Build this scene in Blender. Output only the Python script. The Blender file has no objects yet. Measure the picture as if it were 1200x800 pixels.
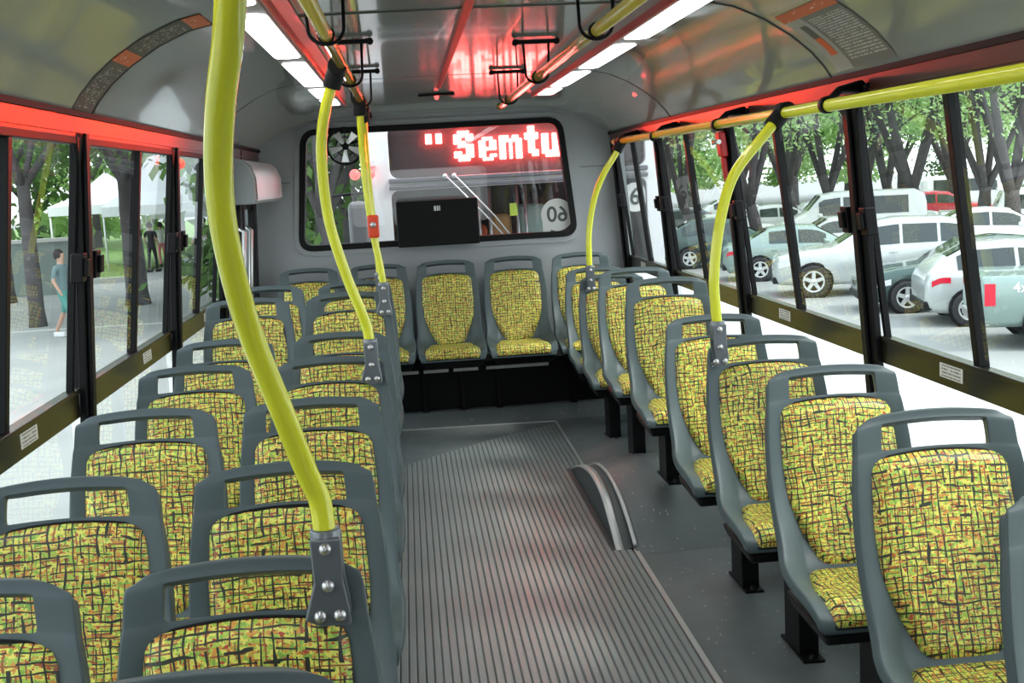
import bpy, bmesh, math, random
from mathutils import Vector, Matrix
from mathutils.geometry import tessellate_polygon

scene = bpy.context.scene
COL = scene.collection
PI = math.pi

# ------------------------------------------------------------------ camera
EYE = Vector((0.0, 0.0, 1.47))
FPX = 1400.0
VPX, VPY, ROLL = 474.0, 213.0, -0.055
Yc = Vector((VPX - 600, VPY - 400, FPX)).normalized()
hx = Vector((1, ROLL, 0))
Xc = (hx - Yc * hx.dot(Yc)).normalized()
Zc = Xc.cross(Yc)
if Zc[1] > 0:
    Zc = -Zc
right = Vector((Xc[0], Yc[0], Zc[0]))
up = -Vector((Xc[1], Yc[1], Zc[1]))
back = -Vector((Xc[2], Yc[2], Zc[2]))
cam_data = bpy.data.cameras.new('camera')
cam_data.sensor_width = 36.0
cam_data.lens = 36.0 * FPX / 1200.0
cam_data.clip_start = 0.05
cam_data.clip_end = 500
cam = bpy.data.objects.new('camera', cam_data)
m = Matrix((right, up, back)).transposed().to_4x4()
m.translation = EYE
cam.matrix_world = m
COL.objects.link(cam)
scene.camera = cam

# ------------------------------------------------------------------ world, light, exposure
SKY_STRENGTH = 2.8
w = bpy.data.worlds.new('overcast_sky')
scene.world = w
w.use_nodes = True
nt = w.node_tree
nt.nodes.clear()
wo = nt.nodes.new('ShaderNodeOutputWorld')
bg = nt.nodes.new('ShaderNodeBackground')
tc = nt.nodes.new('ShaderNodeTexCoord')
sx = nt.nodes.new('ShaderNodeSeparateXYZ')
rp = nt.nodes.new('ShaderNodeValToRGB')
rp.color_ramp.elements[0].position = 0.0
rp.color_ramp.elements[0].color = (0.88, 0.93, 0.95, 1)
rp.color_ramp.elements[1].position = 0.6
rp.color_ramp.elements[1].color = (0.80, 0.90, 1.0, 1)
nt.links.new(tc.outputs['Generated'], sx.inputs[0])
nt.links.new(sx.outputs['Z'], rp.inputs[0])
nt.links.new(rp.outputs[0], bg.inputs[0])
bg.inputs[1].default_value = SKY_STRENGTH
nt.links.new(bg.outputs[0], wo.inputs[0])

sun_data = bpy.data.lights.new('sun', 'SUN')
sun_data.energy = 2.4
sun_data.angle = math.radians(12)
sun_data.color = (1.0, 0.97, 0.9)
sun = bpy.data.objects.new('sun', sun_data)
sun.rotation_euler = Vector((-0.62, 0.30, -0.80)).to_track_quat('-Z', 'Y').to_euler()
COL.objects.link(sun)

TUBE_POWER = 8.0
SIGN_POWER = 20.0
GLOW_L = 120.0
GLOW_R = 110.0
scene.view_settings.view_transform = 'Standard'
scene.view_settings.look = 'None'
scene.view_settings.gamma = 1.0
scene.view_settings.use_curve_mapping = False
scene.view_settings.exposure = 0.0

# ------------------------------------------------------------------ materials
def mat(name, color=(0.5, 0.5, 0.5), rough=0.5, metal=0.0, emit=None, estr=0.0, noise=None, bump=0.0, bscale=200.0, coat=0.0):
    M = bpy.data.materials.new(name)
    M.use_nodes = True
    n = M.node_tree
    b = n.nodes['Principled BSDF']
    b.inputs['Base Color'].default_value = (*color, 1)
    b.inputs['Roughness'].default_value = rough
    b.inputs['Metallic'].default_value = metal
    b.inputs['Coat Weight'].default_value = coat
    if emit:
        b.inputs['Emission Color'].default_value = (*emit, 1)
        b.inputs['Emission Strength'].default_value = estr
    t = n.nodes.new('ShaderNodeTexCoord')
    if noise:
        sc, amt, c2 = noise
        nz = n.nodes.new('ShaderNodeTexNoise')
        nz.inputs['Scale'].default_value = sc
        nz.inputs['Detail'].default_value = 5
        n.links.new(t.outputs['Object'], nz.inputs['Vector'])
        cr = n.nodes.new('ShaderNodeValToRGB')
        cr.color_ramp.elements[0].position = 0.5 - amt
        cr.color_ramp.elements[1].position = 0.5 + amt
        cr.color_ramp.elements[0].color = (*color, 1)
        cr.color_ramp.elements[1].color = (*c2, 1)
        n.links.new(nz.outputs['Fac'], cr.inputs[0])
        n.links.new(cr.outputs[0], b.inputs['Base Color'])
    if bump > 0:
        nz2 = n.nodes.new('ShaderNodeTexNoise')
        nz2.inputs['Scale'].default_value = bscale
        n.links.new(t.outputs['Object'], nz2.inputs['Vector'])
        bp = n.nodes.new('ShaderNodeBump')
        bp.inputs['Strength'].default_value = bump
        bp.inputs['Distance'].default_value = 0.002
        n.links.new(nz2.outputs['Fac'], bp.inputs['Height'])
        n.links.new(bp.outputs[0], b.inputs['Normal'])
    return M

def low_spec(M, v):
    M.node_tree.nodes['Principled BSDF'].inputs['Specular IOR Level'].default_value = v
    return M

def glass_mat(name, tint=(0.97, 0.99, 0.98), ior=1.5, milk=0.0):
    M = bpy.data.materials.new(name)
    M.use_nodes = True
    n = M.node_tree
    n.nodes.clear()
    o = n.nodes.new('ShaderNodeOutputMaterial')
    tr = n.nodes.new('ShaderNodeBsdfTransparent')
    tr.inputs[0].default_value = (*tint, 1)
    gl = n.nodes.new('ShaderNodeBsdfGlossy')
    gl.inputs['Roughness'].default_value = 0.0
    fr = n.nodes.new('ShaderNodeFresnel')
    fr.inputs[0].default_value = ior
    mx = n.nodes.new('ShaderNodeMixShader')
    ge = n.nodes.new('ShaderNodeNewGeometry')
    sb = n.nodes.new('ShaderNodeMath'); sb.operation = 'SUBTRACT'; sb.inputs[0].default_value = 1.0
    n.links.new(ge.outputs['Backfacing'], sb.inputs[1])
    ml = n.nodes.new('ShaderNodeMath'); ml.operation = 'MULTIPLY'
    n.links.new(sb.outputs[0], ml.inputs[0])
    n.links.new(fr.outputs[0], ml.inputs[1])
    n.links.new(ml.outputs[0], mx.inputs[0])
    last = tr.outputs[0]
    if milk > 0:
        df = n.nodes.new('ShaderNodeBsdfTranslucent')
        df.inputs[0].default_value = (0.95, 0.97, 0.96, 1)
        m2 = n.nodes.new('ShaderNodeMixShader')
        m2.inputs[0].default_value = milk
        n.links.new(tr.outputs[0], m2.inputs[1])
        n.links.new(df.outputs[0], m2.inputs[2])
        last = m2.outputs[0]
    n.links.new(last, mx.inputs[1])
    n.links.new(gl.outputs[0], mx.inputs[2])
    n.links.new(mx.outputs[0], o.inputs[0])
    return M

class G:
    """tiny node-expression helper"""
    def __init__(s, tree):
        s.t = tree
    def m(s, op, a, b=None, c=None, clamp=False):
        nd = s.t.nodes.new('ShaderNodeMath')
        nd.operation = op
        nd.use_clamp = clamp
        for i, v in enumerate((a, b, c)):
            if v is None:
                continue
            if isinstance(v, (int, float)):
                nd.inputs[i].default_value = v
            else:
                s.t.links.new(v, nd.inputs[i])
        return nd.outputs[0]
    def xyz(s, x, y, z):
        nd = s.t.nodes.new('ShaderNodeCombineXYZ')
        for i, v in enumerate((x, y, z)):
            if isinstance(v, (int, float)):
                nd.inputs[i].default_value = v
            else:
                s.t.links.new(v, nd.inputs[i])
        return nd.outputs[0]
    def noise(s, vec, scale=1.0, detail=1.0):
        nd = s.t.nodes.new('ShaderNodeTexNoise')
        nd.inputs['Scale'].default_value = scale
        nd.inputs['Detail'].default_value = detail
        s.t.links.new(vec, nd.inputs['Vector'])
        return nd.outputs['Fac']
    def mix(s, fac, a, b):
        nd = s.t.nodes.new('ShaderNodeMix')
        nd.data_type = 'RGBA'
        if isinstance(fac, (int, float)):
            nd.inputs[0].default_value = fac
        else:
            s.t.links.new(fac, nd.inputs[0])
        for i, v in ((6, a), (7, b)):
            if isinstance(v, tuple):
                nd.inputs[i].default_value = (*v, 1)
            else:
                s.t.links.new(v, nd.inputs[i])
        return nd.outputs[2]

def fabric():
    M = bpy.data.materials.new('woven_seat_fabric')
    M.use_nodes = True
    n = M.node_tree
    b = n.nodes['Principled BSDF']
    b.inputs['Roughness'].default_value = 0.38
    b.inputs['Specular IOR Level'].default_value = 0.6
    g = G(n)
    uv = n.nodes.new('ShaderNodeUVMap')
    uv.uv_map = 'UVMap'
    sp = n.nodes.new('ShaderNodeSeparateXYZ')
    n.links.new(uv.outputs[0], sp.inputs[0])
    oi = n.nodes.new('ShaderNodeObjectInfo')
    rnd = g.m('MULTIPLY', oi.outputs['Random'], 37.0)
    X = g.m('ADD', sp.outputs[0], rnd)
    Y = g.m('ADD', sp.outputs[1], rnd)
    def lines(a, c, freq, width, wob, gap, seed):
        # wobbly broken threads running along c, repeating along a
        nv = g.noise(g.xyz(g.m('MULTIPLY', a, 34.0), g.m('MULTIPLY', c, 9.0), seed), 1.0, 2.0)
        a2 = g.m('ADD', g.m('MULTIPLY', a, freq), g.m('MULTIPLY', nv, wob))
        d = g.m('ABSOLUTE', g.m('SUBTRACT', g.m('FRACT', a2), 0.5))
        ln = g.m('LESS_THAN', d, width)
        nb = g.noise(g.xyz(g.m('MULTIPLY', g.m('FLOOR', a2), 3.7), g.m('MULTIPLY', c, 28.0), seed + 5), 1.0, 1.0)
        return g.m('MULTIPLY', ln, g.m('GREATER_THAN', nb, gap))
    # patches of base colour, stretched along the weave
    pv = g.noise(g.xyz(g.m('MULTIPLY', X, 60.0), g.m('MULTIPLY', Y, 95.0), 0.0), 1.0, 2.0)
    base = g.mix(g.m('GREATER_THAN', pv, 0.52), (0.95, 0.90, 0.17), (0.52, 0.72, 0.10))
    pg = g.noise(g.xyz(g.m('MULTIPLY', X, 130.0), g.m('MULTIPLY', Y, 70.0), 4.0), 1.0, 2.0)
    base = g.mix(g.m('GREATER_THAN', pg, 0.57), base, (0.30, 0.55, 0.08))
    po = g.noise(g.xyz(g.m('MULTIPLY', X, 75.0), g.m('MULTIPLY', Y, 120.0), 9.0), 1.0, 2.0)
    base = g.mix(g.m('GREATER_THAN', po, 0.565), base, (0.85, 0.40, 0.07))
    pr = g.noise(g.xyz(g.m('MULTIPLY', X, 90.0), g.m('MULTIPLY', Y, 150.0), 14.0), 1.0, 2.0)
    base = g.mix(g.m('GREATER_THAN', pr, 0.62), base, (0.62, 0.08, 0.04))
    c = base
    c = g.mix(lines(X, Y, 74.0, 0.10, 1.6, 0.53, 2.0), c, (0.42, 0.13, 0.04))
    c = g.mix(lines(Y, X, 78.0, 0.10, 1.6, 0.53, 3.0), c, (0.42, 0.13, 0.04))
    c = g.mix(lines(X, Y, 62.0, 0.095, 1.7, 0.42, 7.0), c, (0.03, 0.035, 0.02))
    c = g.mix(lines(Y, X, 64.0, 0.095, 1.7, 0.42, 8.0), c, (0.03, 0.035, 0.02))
    n.links.new(c, b.inputs['Base Color'])
    bp = n.nodes.new('ShaderNodeBump')
    bp.inputs['Strength'].default_value = 0.3
    bp.inputs['Distance'].default_value = 0.002
    n.links.new(g.noise(g.xyz(g.m('MULTIPLY', X, 400.0), g.m('MULTIPLY', Y, 400.0), 1.0)), bp.inputs['Height'])
    n.links.new(bp.outputs[0], b.inputs['Normal'])
    return M

def vinyl():
    M = bpy.data.materials.new('speckled_floor_vinyl')
    M.use_nodes = True
    n = M.node_tree
    b = n.nodes['Principled BSDF']
    b.inputs['Roughness'].default_value = 0.42
    g = G(n)
    t = n.nodes.new('ShaderNodeTexCoord')
    sp = n.nodes.new('ShaderNodeSeparateXYZ')
    n.links.new(t.outputs['Object'], sp.inputs[0])
    big = g.noise(t.outputs['Object'], 2.2, 4.0)
    base = g.mix(big, (0.085, 0.10, 0.102), (0.19, 0.215, 0.213))
    def flecks(seed, sx_, sy_, th):
        v = n.nodes.new('ShaderNodeTexVoronoi')
        v.inputs['Scale'].default_value = 1.0
        n.links.new(g.xyz(g.m('MULTIPLY', sp.outputs[0], sx_), g.m('MULTIPLY', sp.outputs[1], sy_), seed), v.inputs['Vector'])
        return g.m('LESS_THAN', v.outputs['Distance'], th)
    c = g.mix(flecks(1.0, 30, 11, 0.10), base, (0.36, 0.33, 0.31))
    c = g.mix(flecks(6.3, 14, 26, 0.08), c, (0.33, 0.34, 0.33))
    n.links.new(c, b.inputs['Base Color'])
    rv = g.m('ADD', g.m('MULTIPLY', g.noise(t.outputs['Object'], 6.0, 3.0), 0.3), 0.28)
    n.links.new(rv, b.inputs['Roughness'])
    return M

def leaf_mat(name, c1, c2):
    M = bpy.data.materials.new(name)
    M.use_nodes = True
    n = M.node_tree
    n.nodes.clear()
    o = n.nodes.new('ShaderNodeOutputMaterial')
    d = n.nodes.new('ShaderNodeBsdfDiffuse')
    tl = n.nodes.new('ShaderNodeBsdfTranslucent')
    mx = n.nodes.new('ShaderNodeMixShader')
    mx.inputs[0].default_value = 0.45
    t = n.nodes.new('ShaderNodeTexCoord')
    g = G(n)
    c = g.mix(g.noise(t.outputs['Object'], 1.3, 3.0), c1, c2)
    n.links.new(c, d.inputs[0])
    n.links.new(c, tl.inputs[0])
    n.links.new(d.outputs[0], mx.inputs[1])
    n.links.new(tl.outputs[0], mx.inputs[2])
    n.links.new(mx.outputs[0], o.inputs[0])
    return M

def print_mat(name, paper, ink, sx_, sy_, dens=0.5):
    """rows of illegible small print: flat ink on a sticker"""
    M = bpy.data.materials.new(name)
    M.use_nodes = True
    n = M.node_tree
    b = n.nodes['Principled BSDF']
    b.inputs['Roughness'].default_value = 0.5
    g = G(n)
    uv = n.nodes.new('ShaderNodeUVMap')
    uv.uv_map = 'UVMap'
    sp = n.nodes.new('ShaderNodeSeparateXYZ')
    n.links.new(uv.outputs[0], sp.inputs[0])
    yy = g.m('MULTIPLY', sp.outputs[1], sy_)
    row = g.m('LESS_THAN', g.m('ABSOLUTE', g.m('SUBTRACT', g.m('FRACT', yy), 0.5)), 0.27)
    wv = g.noise(g.xyz(g.m('MULTIPLY', sp.outputs[0], sx_), g.m('MULTIPLY', g.m('FLOOR', yy), 7.3), 0.0), 1.0, 0.0)
    inkf = g.m('MULTIPLY', row, g.m('GREATER_THAN', wv, 1 - dens))
    edge = g.m('MULTIPLY', g.m('LESS_THAN', g.m('ABSOLUTE', g.m('SUBTRACT', sp.outputs[0], 0.5)), 0.42),
               g.m('LESS_THAN', g.m('ABSOLUTE', g.m('SUBTRACT', sp.outputs[1], 0.5)), 0.42))
    c = g.mix(g.m('MULTIPLY', inkf, edge), paper, ink)
    n.links.new(c, b.inputs['Base Color'])
    return M

FABRIC = fabric()
VINYL = vinyl()
SHELL = mat('slate_grey_seat_plastic', (0.083, 0.115, 0.122), 0.36, bump=0.25, bscale=900)
BLACK = mat('black_painted_steel', (0.006, 0.006, 0.0065), 0.45)
RUBBER = mat('black_rubber', (0.012, 0.012, 0.012), 0.6)
PLASTICB = mat('black_plastic', (0.007, 0.007, 0.008), 0.45)
YELLOW = mat('yellow_enamel', (0.84, 0.86, 0.04), 0.22, coat=0.5)
low_spec(BLACK, 0.18); low_spec(PLASTICB, 0.18); low_spec(RUBBER, 0.2)
CLAMP = mat('cast_grey_clamp', (0.21, 0.23, 0.25), 0.35, 0.6)
STEEL = mat('brushed_steel', (0.62, 0.62, 0.62), 0.3, 0.9)
ALU = mat('aluminium_edge_trim', (0.62, 0.63, 0.61), 0.35, 0.5)
CEIL = mat('glossy_grey_ceiling_laminate', (0.36, 0.38, 0.35), 0.12, coat=0.4)
REARP = mat('light_grey_moulded_panel', (0.42, 0.44, 0.45), 0.45)
WALLG = mat('grey_wall_panel', (0.30, 0.33, 0.33), 0.5)
RIBM = mat('grey_ribbed_rubber', (0.20, 0.228, 0.222), 0.36, noise=(3.0, 0.3, (0.28, 0.305, 0.295)))
MATB = mat('dark_mat_base', (0.06, 0.07, 0.07), 0.5)
HEADER = mat('dark_header_laminate', (0.06, 0.012, 0.010), 0.32)  # red of the light on the bands is mixed into this colour
REDSTRIP = mat('red_plastic_strip', (0.50, 0.012, 0.012), 0.35)
ORANGEP = mat('orange_print', (0.75, 0.16, 0.06), 0.5)
TUBE = mat('lit_fluorescent_diffuser', (0.9, 0.9, 0.9), 0.3, emit=(1.0, 0.97, 1.0), estr=TUBE_POWER)
LED = mat('red_led_dot', (0.9, 0.1, 0.1), 0.3, emit=(1.0, 0.10, 0.09), estr=SIGN_POWER)
REDLAMP = mat('lit_red_lamp', (0.8, 0.05, 0.05), 0.3, emit=(1.0, 0.08, 0.07), estr=3.0)
GLASS = glass_mat('clear_window_glass')
REARGLASS = glass_mat('rear_window_glass', (0.95, 0.97, 0.97))
FROST = glass_mat('frosted_lower_glass', milk=0.85)
WINBAR = mat('brown_black_window_rail', (0.012, 0.009, 0.005), 0.25)
WHITE = mat('white_paint', (0.82, 0.83, 0.84), 0.3)
SILVER = mat('silver_car_paint', (0.60, 0.64, 0.63), 0.25, 0.3, coat=0.5)
WHITECAR = mat('white_car_paint', (0.85, 0.86, 0.87), 0.25, coat=0.5)
GREENCAR = mat('dark_green_car_paint', (0.05, 0.10, 0.09), 0.22, 0.2, coat=0.6)
TEALCAR = mat('grey_green_car_paint', (0.30, 0.40, 0.37), 0.25, 0.3, coat=0.5)
REDCAR = mat('red_car_paint', (0.65, 0.04, 0.07), 0.25, coat=0.5)
GREYCAR = mat('grey_car_paint', (0.20, 0.22, 0.23), 0.25, 0.3, coat=0.5)
CARGLASS = mat('dark_car_glass', (0.04, 0.055, 0.055), 0.06, coat=0.3)
REDLENS = mat('red_tail_lens', (0.75, 0.02, 0.05), 0.2)
HEADLENS = mat('clear_headlamp_lens', (0.8, 0.82, 0.85), 0.15)
TIRE = mat('tyre_rubber', (0.03, 0.03, 0.032), 0.7)
ASPHALT = mat('pale_asphalt', (0.30, 0.31, 0.30), 0.85, noise=(0.9, 0.35, (0.40, 0.41, 0.39)))
GRASS = mat('park_grass', (0.12, 0.22, 0.05), 0.9, noise=(0.8, 0.3, (0.22, 0.36, 0.09)))
CURB = mat('pale_kerb_stone', (0.55, 0.55, 0.52), 0.8)
BARK = mat('grey_tree_bark', (0.055, 0.048, 0.05), 0.9, noise=(3.0, 0.3, (0.12, 0.108, 0.108)))
LEAF1 = leaf_mat('fresh_green_leaves', (0.20, 0.38, 0.10), (0.46, 0.66, 0.26))
LEAF2 = leaf_mat('deep_green_leaves', (0.06, 0.14, 0.04), (0.20, 0.32, 0.11))
LEAF3 = leaf_mat('pale_green_leaves', (0.35, 0.55, 0.22), (0.62, 0.78, 0.40))
TENTM = mat('white_tent_canvas', (0.86, 0.88, 0.90), 0.7)
STICKER = print_mat('small_print_sticker', (0.80, 0.80, 0.76), (0.25, 0.25, 0.24), 26, 4, 0.62)
POSTERM = print_mat('info_poster_print', (0.20, 0.20, 0.19), (0.55, 0.55, 0.52), 30, 22, 0.6)
STRIPM = print_mat('dark_strip_print', (0.10, 0.10, 0.095), (0.40, 0.40, 0.38), 9, 26, 0.42)
ORPRINT = print_mat('orange_header_print', (0.72, 0.17, 0.08), (0.9, 0.65, 0.55), 14, 5, 0.3)
DISCW = mat('white_sticker_disc', (0.80, 0.81, 0.78), 0.5)
DARKTXT = mat('dark_printed_figures', (0.10, 0.12, 0.11), 0.5)
SKIN = mat('skin', (0.55, 0.34, 0.25), 0.6)

# ------------------------------------------------------------------ mesh helpers
ORG = {}

def tag(o, label=None, cat=None, group=None, kind=None):
    if label: o['label'] = label
    if cat: o['category'] = cat
    if group: o['group'] = group
    if kind: o['kind'] = kind
    return o

def empty(name, loc=(0, 0, 0), label=None, cat=None, group=None, kind=None):
    o = bpy.data.objects.new(name, None)
    o.empty_display_size = 0.05
    o.location = loc
    COL.objects.link(o)
    ORG[o] = Vector(loc)
    return tag(o, label, cat, group, kind)

class MB:
    def __init__(s):
        s.v = []; s.f = []; s.mi = []; s.sm = []; s.uv = None
    def add(s, vs, fs, mi=0, smooth=False):
        o = len(s.v)
        s.v += [tuple(p) for p in vs]
        s.f += [tuple(i + o for i in f) for f in fs]
        s.mi += [mi] * len(fs)
        s.sm += [smooth] * len(fs)
        return s
    def hexa(s, p, mi=0):
        # p: 4 bottom (ccw from above) + 4 top
        return s.add(p, [(3, 2, 1, 0), (4, 5, 6, 7), (0, 1, 5, 4), (1, 2, 6, 5), (2, 3, 7, 6), (3, 0, 4, 7)], mi)
    def box(s, x0, x1, y0, y1, z0, z1, mi=0):
        return s.hexa([(x0, y0, z0), (x1, y0, z0), (x1, y1, z0), (x0, y1, z0), (x0, y0, z1), (x1, y0, z1), (x1, y1, z1), (x0, y1, z1)], mi)
    def tube(s, pts, r, seg=12, mi=0, closed=False, cap=True):
        pts = [Vector(p) for p in pts]
        n = len(pts)
        rs = r if isinstance(r, (list, tuple)) else [r] * n
        o = []
        prev = None
        for i, p in enumerate(pts):
            if closed:
                d = pts[(i + 1) % n] - pts[i - 1]
            else:
                d = pts[min(i + 1, n - 1)] - pts[max(i - 1, 0)]
            d.normalize()
            if prev is None:
                a = Vector((0, 0, 1)) if abs(d.z) < 0.9 else Vector((1, 0, 0))
                u = d.cross(a).normalized()
            else:
                u = (prev - d * prev.dot(d)).normalized()
            prev = u
            vv = d.cross(u)
            for k in range(seg):
                t = 2 * PI * k / seg
                o.append(p + (u * math.cos(t) + vv * math.sin(t)) * rs[i])
        fs = []
        for i in range(n if closed else n - 1):
            j = (i + 1) % n
            for k in range(seg):
                k2 = (k + 1) % seg
                fs.append((i * seg + k, i * seg + k2, j * seg + k2, j * seg + k))
        s.add(o, fs, mi, True)
        if cap and not closed:
            s.add(o[:seg], [tuple(range(seg))[::-1]], mi)
            s.add(o[-seg:], [tuple(range(seg))], mi)
        return s
    def lathe(s, prof, c, ax=(0, 0, 1), seg=24, mi=0, smooth=True):
        ax = Vector(ax).normalized()
        a = Vector((0, 0, 1)) if abs(ax.z) < 0.9 else Vector((1, 0, 0))
        u = ax.cross(a).normalized(); vv = ax.cross(u)
        c = Vector(c)
        o = []
        for (r, h) in prof:
            for k in range(seg):
                t = 2 * PI * k / seg
                o.append(c + ax * h + (u * math.cos(t) + vv * math.sin(t)) * max(r, 1e-4))
        fs = []
        for i in range(len(prof) - 1):
            for k in range(seg):
                k2 = (k + 1) % seg
                fs.append((i * seg + k, i * seg + k2, (i + 1) * seg + k2, (i + 1) * seg + k))
        return s.add(o, fs, mi, smooth)
    def prism(s, loops, f0, f1, mi=0):
        """loops: outer polygon + holes in 2D; f0/f1 map (a,b) to the front and back 3-D points"""
        tris = tessellate_polygon([[Vector((a, b, 0)) for a, b in L] for L in loops])
        flat = [p for L in loops for p in L]
        n = len(flat)
        vs = [f0(a, b) for a, b in flat] + [f1(a, b) for a, b in flat]
        fs = [tuple(t) for t in tris] + [tuple(i + n for i in t)[::-1] for t in tris]
        o = 0
        for L in loops:
            k = len(L)
            for i in range(k):
                j = (i + 1) % k
                fs.append((o + i, o + j, o + j + n, o + i + n))
            o += k
        return s.add(vs, fs, mi)
    def grid(s, P, mi=0, smooth=True, close_u=False):
        """P: list of rows of points"""
        nr = len(P); nc = len(P[0])
        vs = [p for r in P for p in r]
        fs = []
        for i in range(nr - 1):
            for j in range(nc if close_u else nc - 1):
                j2 = (j + 1) % nc
                fs.append((i * nc + j, i * nc + j2, (i + 1) * nc + j2, (i + 1) * nc + j))
        return s.add(vs, fs, mi, smooth)
    def build(s, name, mats, parent=None, bevel=0.0, uvs=None, recalc=True, seg=2):
        me = bpy.data.meshes.new(name)
        off = ORG.get(parent, Vector((0, 0, 0))) if parent else Vector((0, 0, 0))
        me.from_pydata([(p[0] - off.x, p[1] - off.y, p[2] - off.z) for p in s.v], [], s.f)
        if not isinstance(mats, (list, tuple)):
            mats = [mats]
        for M in mats:
            me.materials.append(M)
        me.polygons.foreach_set('material_index', s.mi)
        me.polygons.foreach_set('use_smooth', s.sm)
        if uvs is not None:
            ul = me.uv_layers.new(name='UVMap')
            for lp in me.loops:
                ul.data[lp.index].uv = uvs[lp.vertex_index]
        if recalc:
            bm = bmesh.new(); bm.from_mesh(me)
            bmesh.ops.remove_doubles(bm, verts=bm.verts, dist=1e-6) if uvs is None else None
            bmesh.ops.recalc_face_normals(bm, faces=bm.faces)
            bm.to_mesh(me); bm.free()
        me.update()
        o = bpy.data.objects.new(name, me)
        COL.objects.link(o)
        if parent:
            o.parent = parent
            ORG[o] = off
        if bevel > 0:
            md = o.modifiers.new('bevel', 'BEVEL')
            md.width = bevel; md.segments = seg; md.limit_method = 'ANGLE'; md.angle_limit = math.radians(40)
        return o

def bake(o):
    """freeze modifiers into the mesh so that copies are cheap"""
    dg = bpy.context.evaluated_depsgraph_get()
    dg.update()
    me = bpy.data.meshes.new_from_object(o.evaluated_get(dg), preserve_all_data_layers=True, depsgraph=dg)
    o.modifiers.clear()
    o.data = me
    return o

def copy_tree(o, parent=None):
    c = o.copy()
    COL.objects.link(c)
    if parent:
        c.parent = parent
    for ch in list(o.children):
        copy_tree(ch, c)
    return c

def spline(pts, n=8):
    """Catmull-Rom through the points"""
    P = [Vector(p) for p in pts]
    P = [P[0] * 2 - P[1]] + P + [P[-1] * 2 - P[-2]]
    out = []
    for i in range(1, len(P) - 2):
        for k in range(n):
            t = k / n
            a, b, c, d = P[i - 1], P[i], P[i + 1], P[i + 2]
            out.append(0.5 * ((2 * b) + (c - a) * t + (2 * a - 5 * b + 4 * c - d) * t * t + (3 * b - a - 3 * c + d) * t ** 3))
    out.append(P[-2])
    return out

def rrect(x0, x1, y0, y1, r, n=5, top_inset=0.0):
    pts = []
    for cx_, cy_, a0 in ((x1 - r, y0 + r, -90), (x1 - r - top_inset, y1 - r, 0), (x0 + r + top_inset, y1 - r, 90), (x0 + r, y0 + r, 180)):
        for k in range(n + 1):
            a = math.radians(a0 + 90 * k / n)
            pts.append((cx_ + r * math.cos(a), cy_ + r * math.sin(a)))
    return pts

# ------------------------------------------------------------------ bus shell
CX = 0.21
Y0, Y1 = -2.6, 7.5
def hw(z):
    return 1.18 - max(0.0, z - 0.94) * 0.118
def W(side, y, z, d=0.0):
    return (CX + side * (hw(z) - d), y, z)
def slab(mb, side, y0, y1, z0, z1, d0, d1, mi=0):
    """box lying on a leaning side wall; d is measured inward from the wall plane"""
    mb.hexa([W(side, y0, z0, d1), W(side, y0, z0, d0), W(side, y1, z0, d0), W(side, y1, z0, d1),
             W(side, y0, z1, d1), W(side, y0, z1, d0), W(side, y1, z1, d0), W(side, y1, z1, d1)], mi)

# floor with the raised wheel-arch hump on the right and on the left under the seats
def hump(y):
    # height of the raised floor outside the aisle
    keys = [(4.40, 0.0), (4.55, 0.05), (4.75, 0.125), (4.95, 0.175), (5.15, 0.185), (5.4, 0.15), (5.7, 0.10), (6.2, 0.07), (6.6, 0.03), (6.95, 0.0)]
    if y <= keys[0][0] or y >= keys[-1][0]:
        return 0.0
    for (a, ha), (b, hb) in zip(keys, keys[1:]):
        if a <= y <= b:
            t = (y - a) / (b - a); t = t * t * (3 - 2 * t) if (a < 4.5 or b > 6.9) else t
            return ha + (hb - ha) * t
fl = MB()
fl.box(CX - 1.24, CX + 1.24, Y0, Y1, -0.10, 0.0)
floor = fl.build('floor', VINYL)
tag(floor, 'grey speckled vinyl bus floor', 'floor', kind='structure')
def lerp_keys(K, y):
    if y <= K[0][0] or y >= K[-1][0]:
        return 0.0
    for (a, ha), (b, hb_) in zip(K, K[1:]):
        if a <= y <= b:
            return ha + (hb_ - ha) * (y - a) / (b - a)
def smooth_keys(K):
    return [(p.x, max(0.0, p.y)) for p in spline([(a, b, 0) for a, b in K], 6)]
EDGE_OUT = smooth_keys([(4.42, 0), (4.58, .07), (4.82, .135), (5.08, .155), (5.34, .128), (5.52, .085), (5.72, .02), (5.8, 0)])
EDGE_IN = smooth_keys([(4.45, 0), (4.60, .066), (4.79, .136), (5.05, .157), (5.28, .135), (5.50, .09), (5.70, .03), (5.78, 0)])
def hump_mesh(side, xin, name, label):
    ys = [4.40 + i * (6.95 - 4.40) / 40 for i in range(41)]
    xs = [xin, xin + 0.03, xin + 0.09, xin + 0.2, CX + 1.18] if side > 0 else [CX - 1.18, xin - 0.2, xin - 0.09, xin - 0.03, xin]
    rows = []
    for y in ys:
        hgt = hump(y)
        r = []
        eh = lerp_keys(EDGE_OUT, y) if side > 0 else hgt
        for x in xs:
            e = abs(x - xin)
            fade = 1.0 if y < 5.45 else max(0.0, 1 - (y - 5.45) / 0.35)
            k = min(1.0, e / 0.2); k = k * k * (3 - 2 * k)
            k = fade + (1 - fade) * k
            kk_ = min(1.0, e / 0.2)
            r.append((x, y, max(eh, 0) * (1 - kk_) + hgt * kk_ + 0.0005) if side > 0 else (x, y, hgt * k + 0.0005))
        rows.append(r)
    mb = MB()
    mb.grid(rows)
    # vertical side face towards the aisle
    edge = [(xin, y, rows[i][0 if side > 0 else -1][2]) for i, y in enumerate(ys)]
    mb.grid([[e for e in edge], [(xin, e[1], -0.002) for e in edge]], smooth=False)
    o = mb.build(name, VINYL)
    return tag(o, label, 'floor', kind='structure')
hump_mesh(1, 0.80, 'floor_step_right', 'raised vinyl-covered wheel arch under the right-hand seats')
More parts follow.
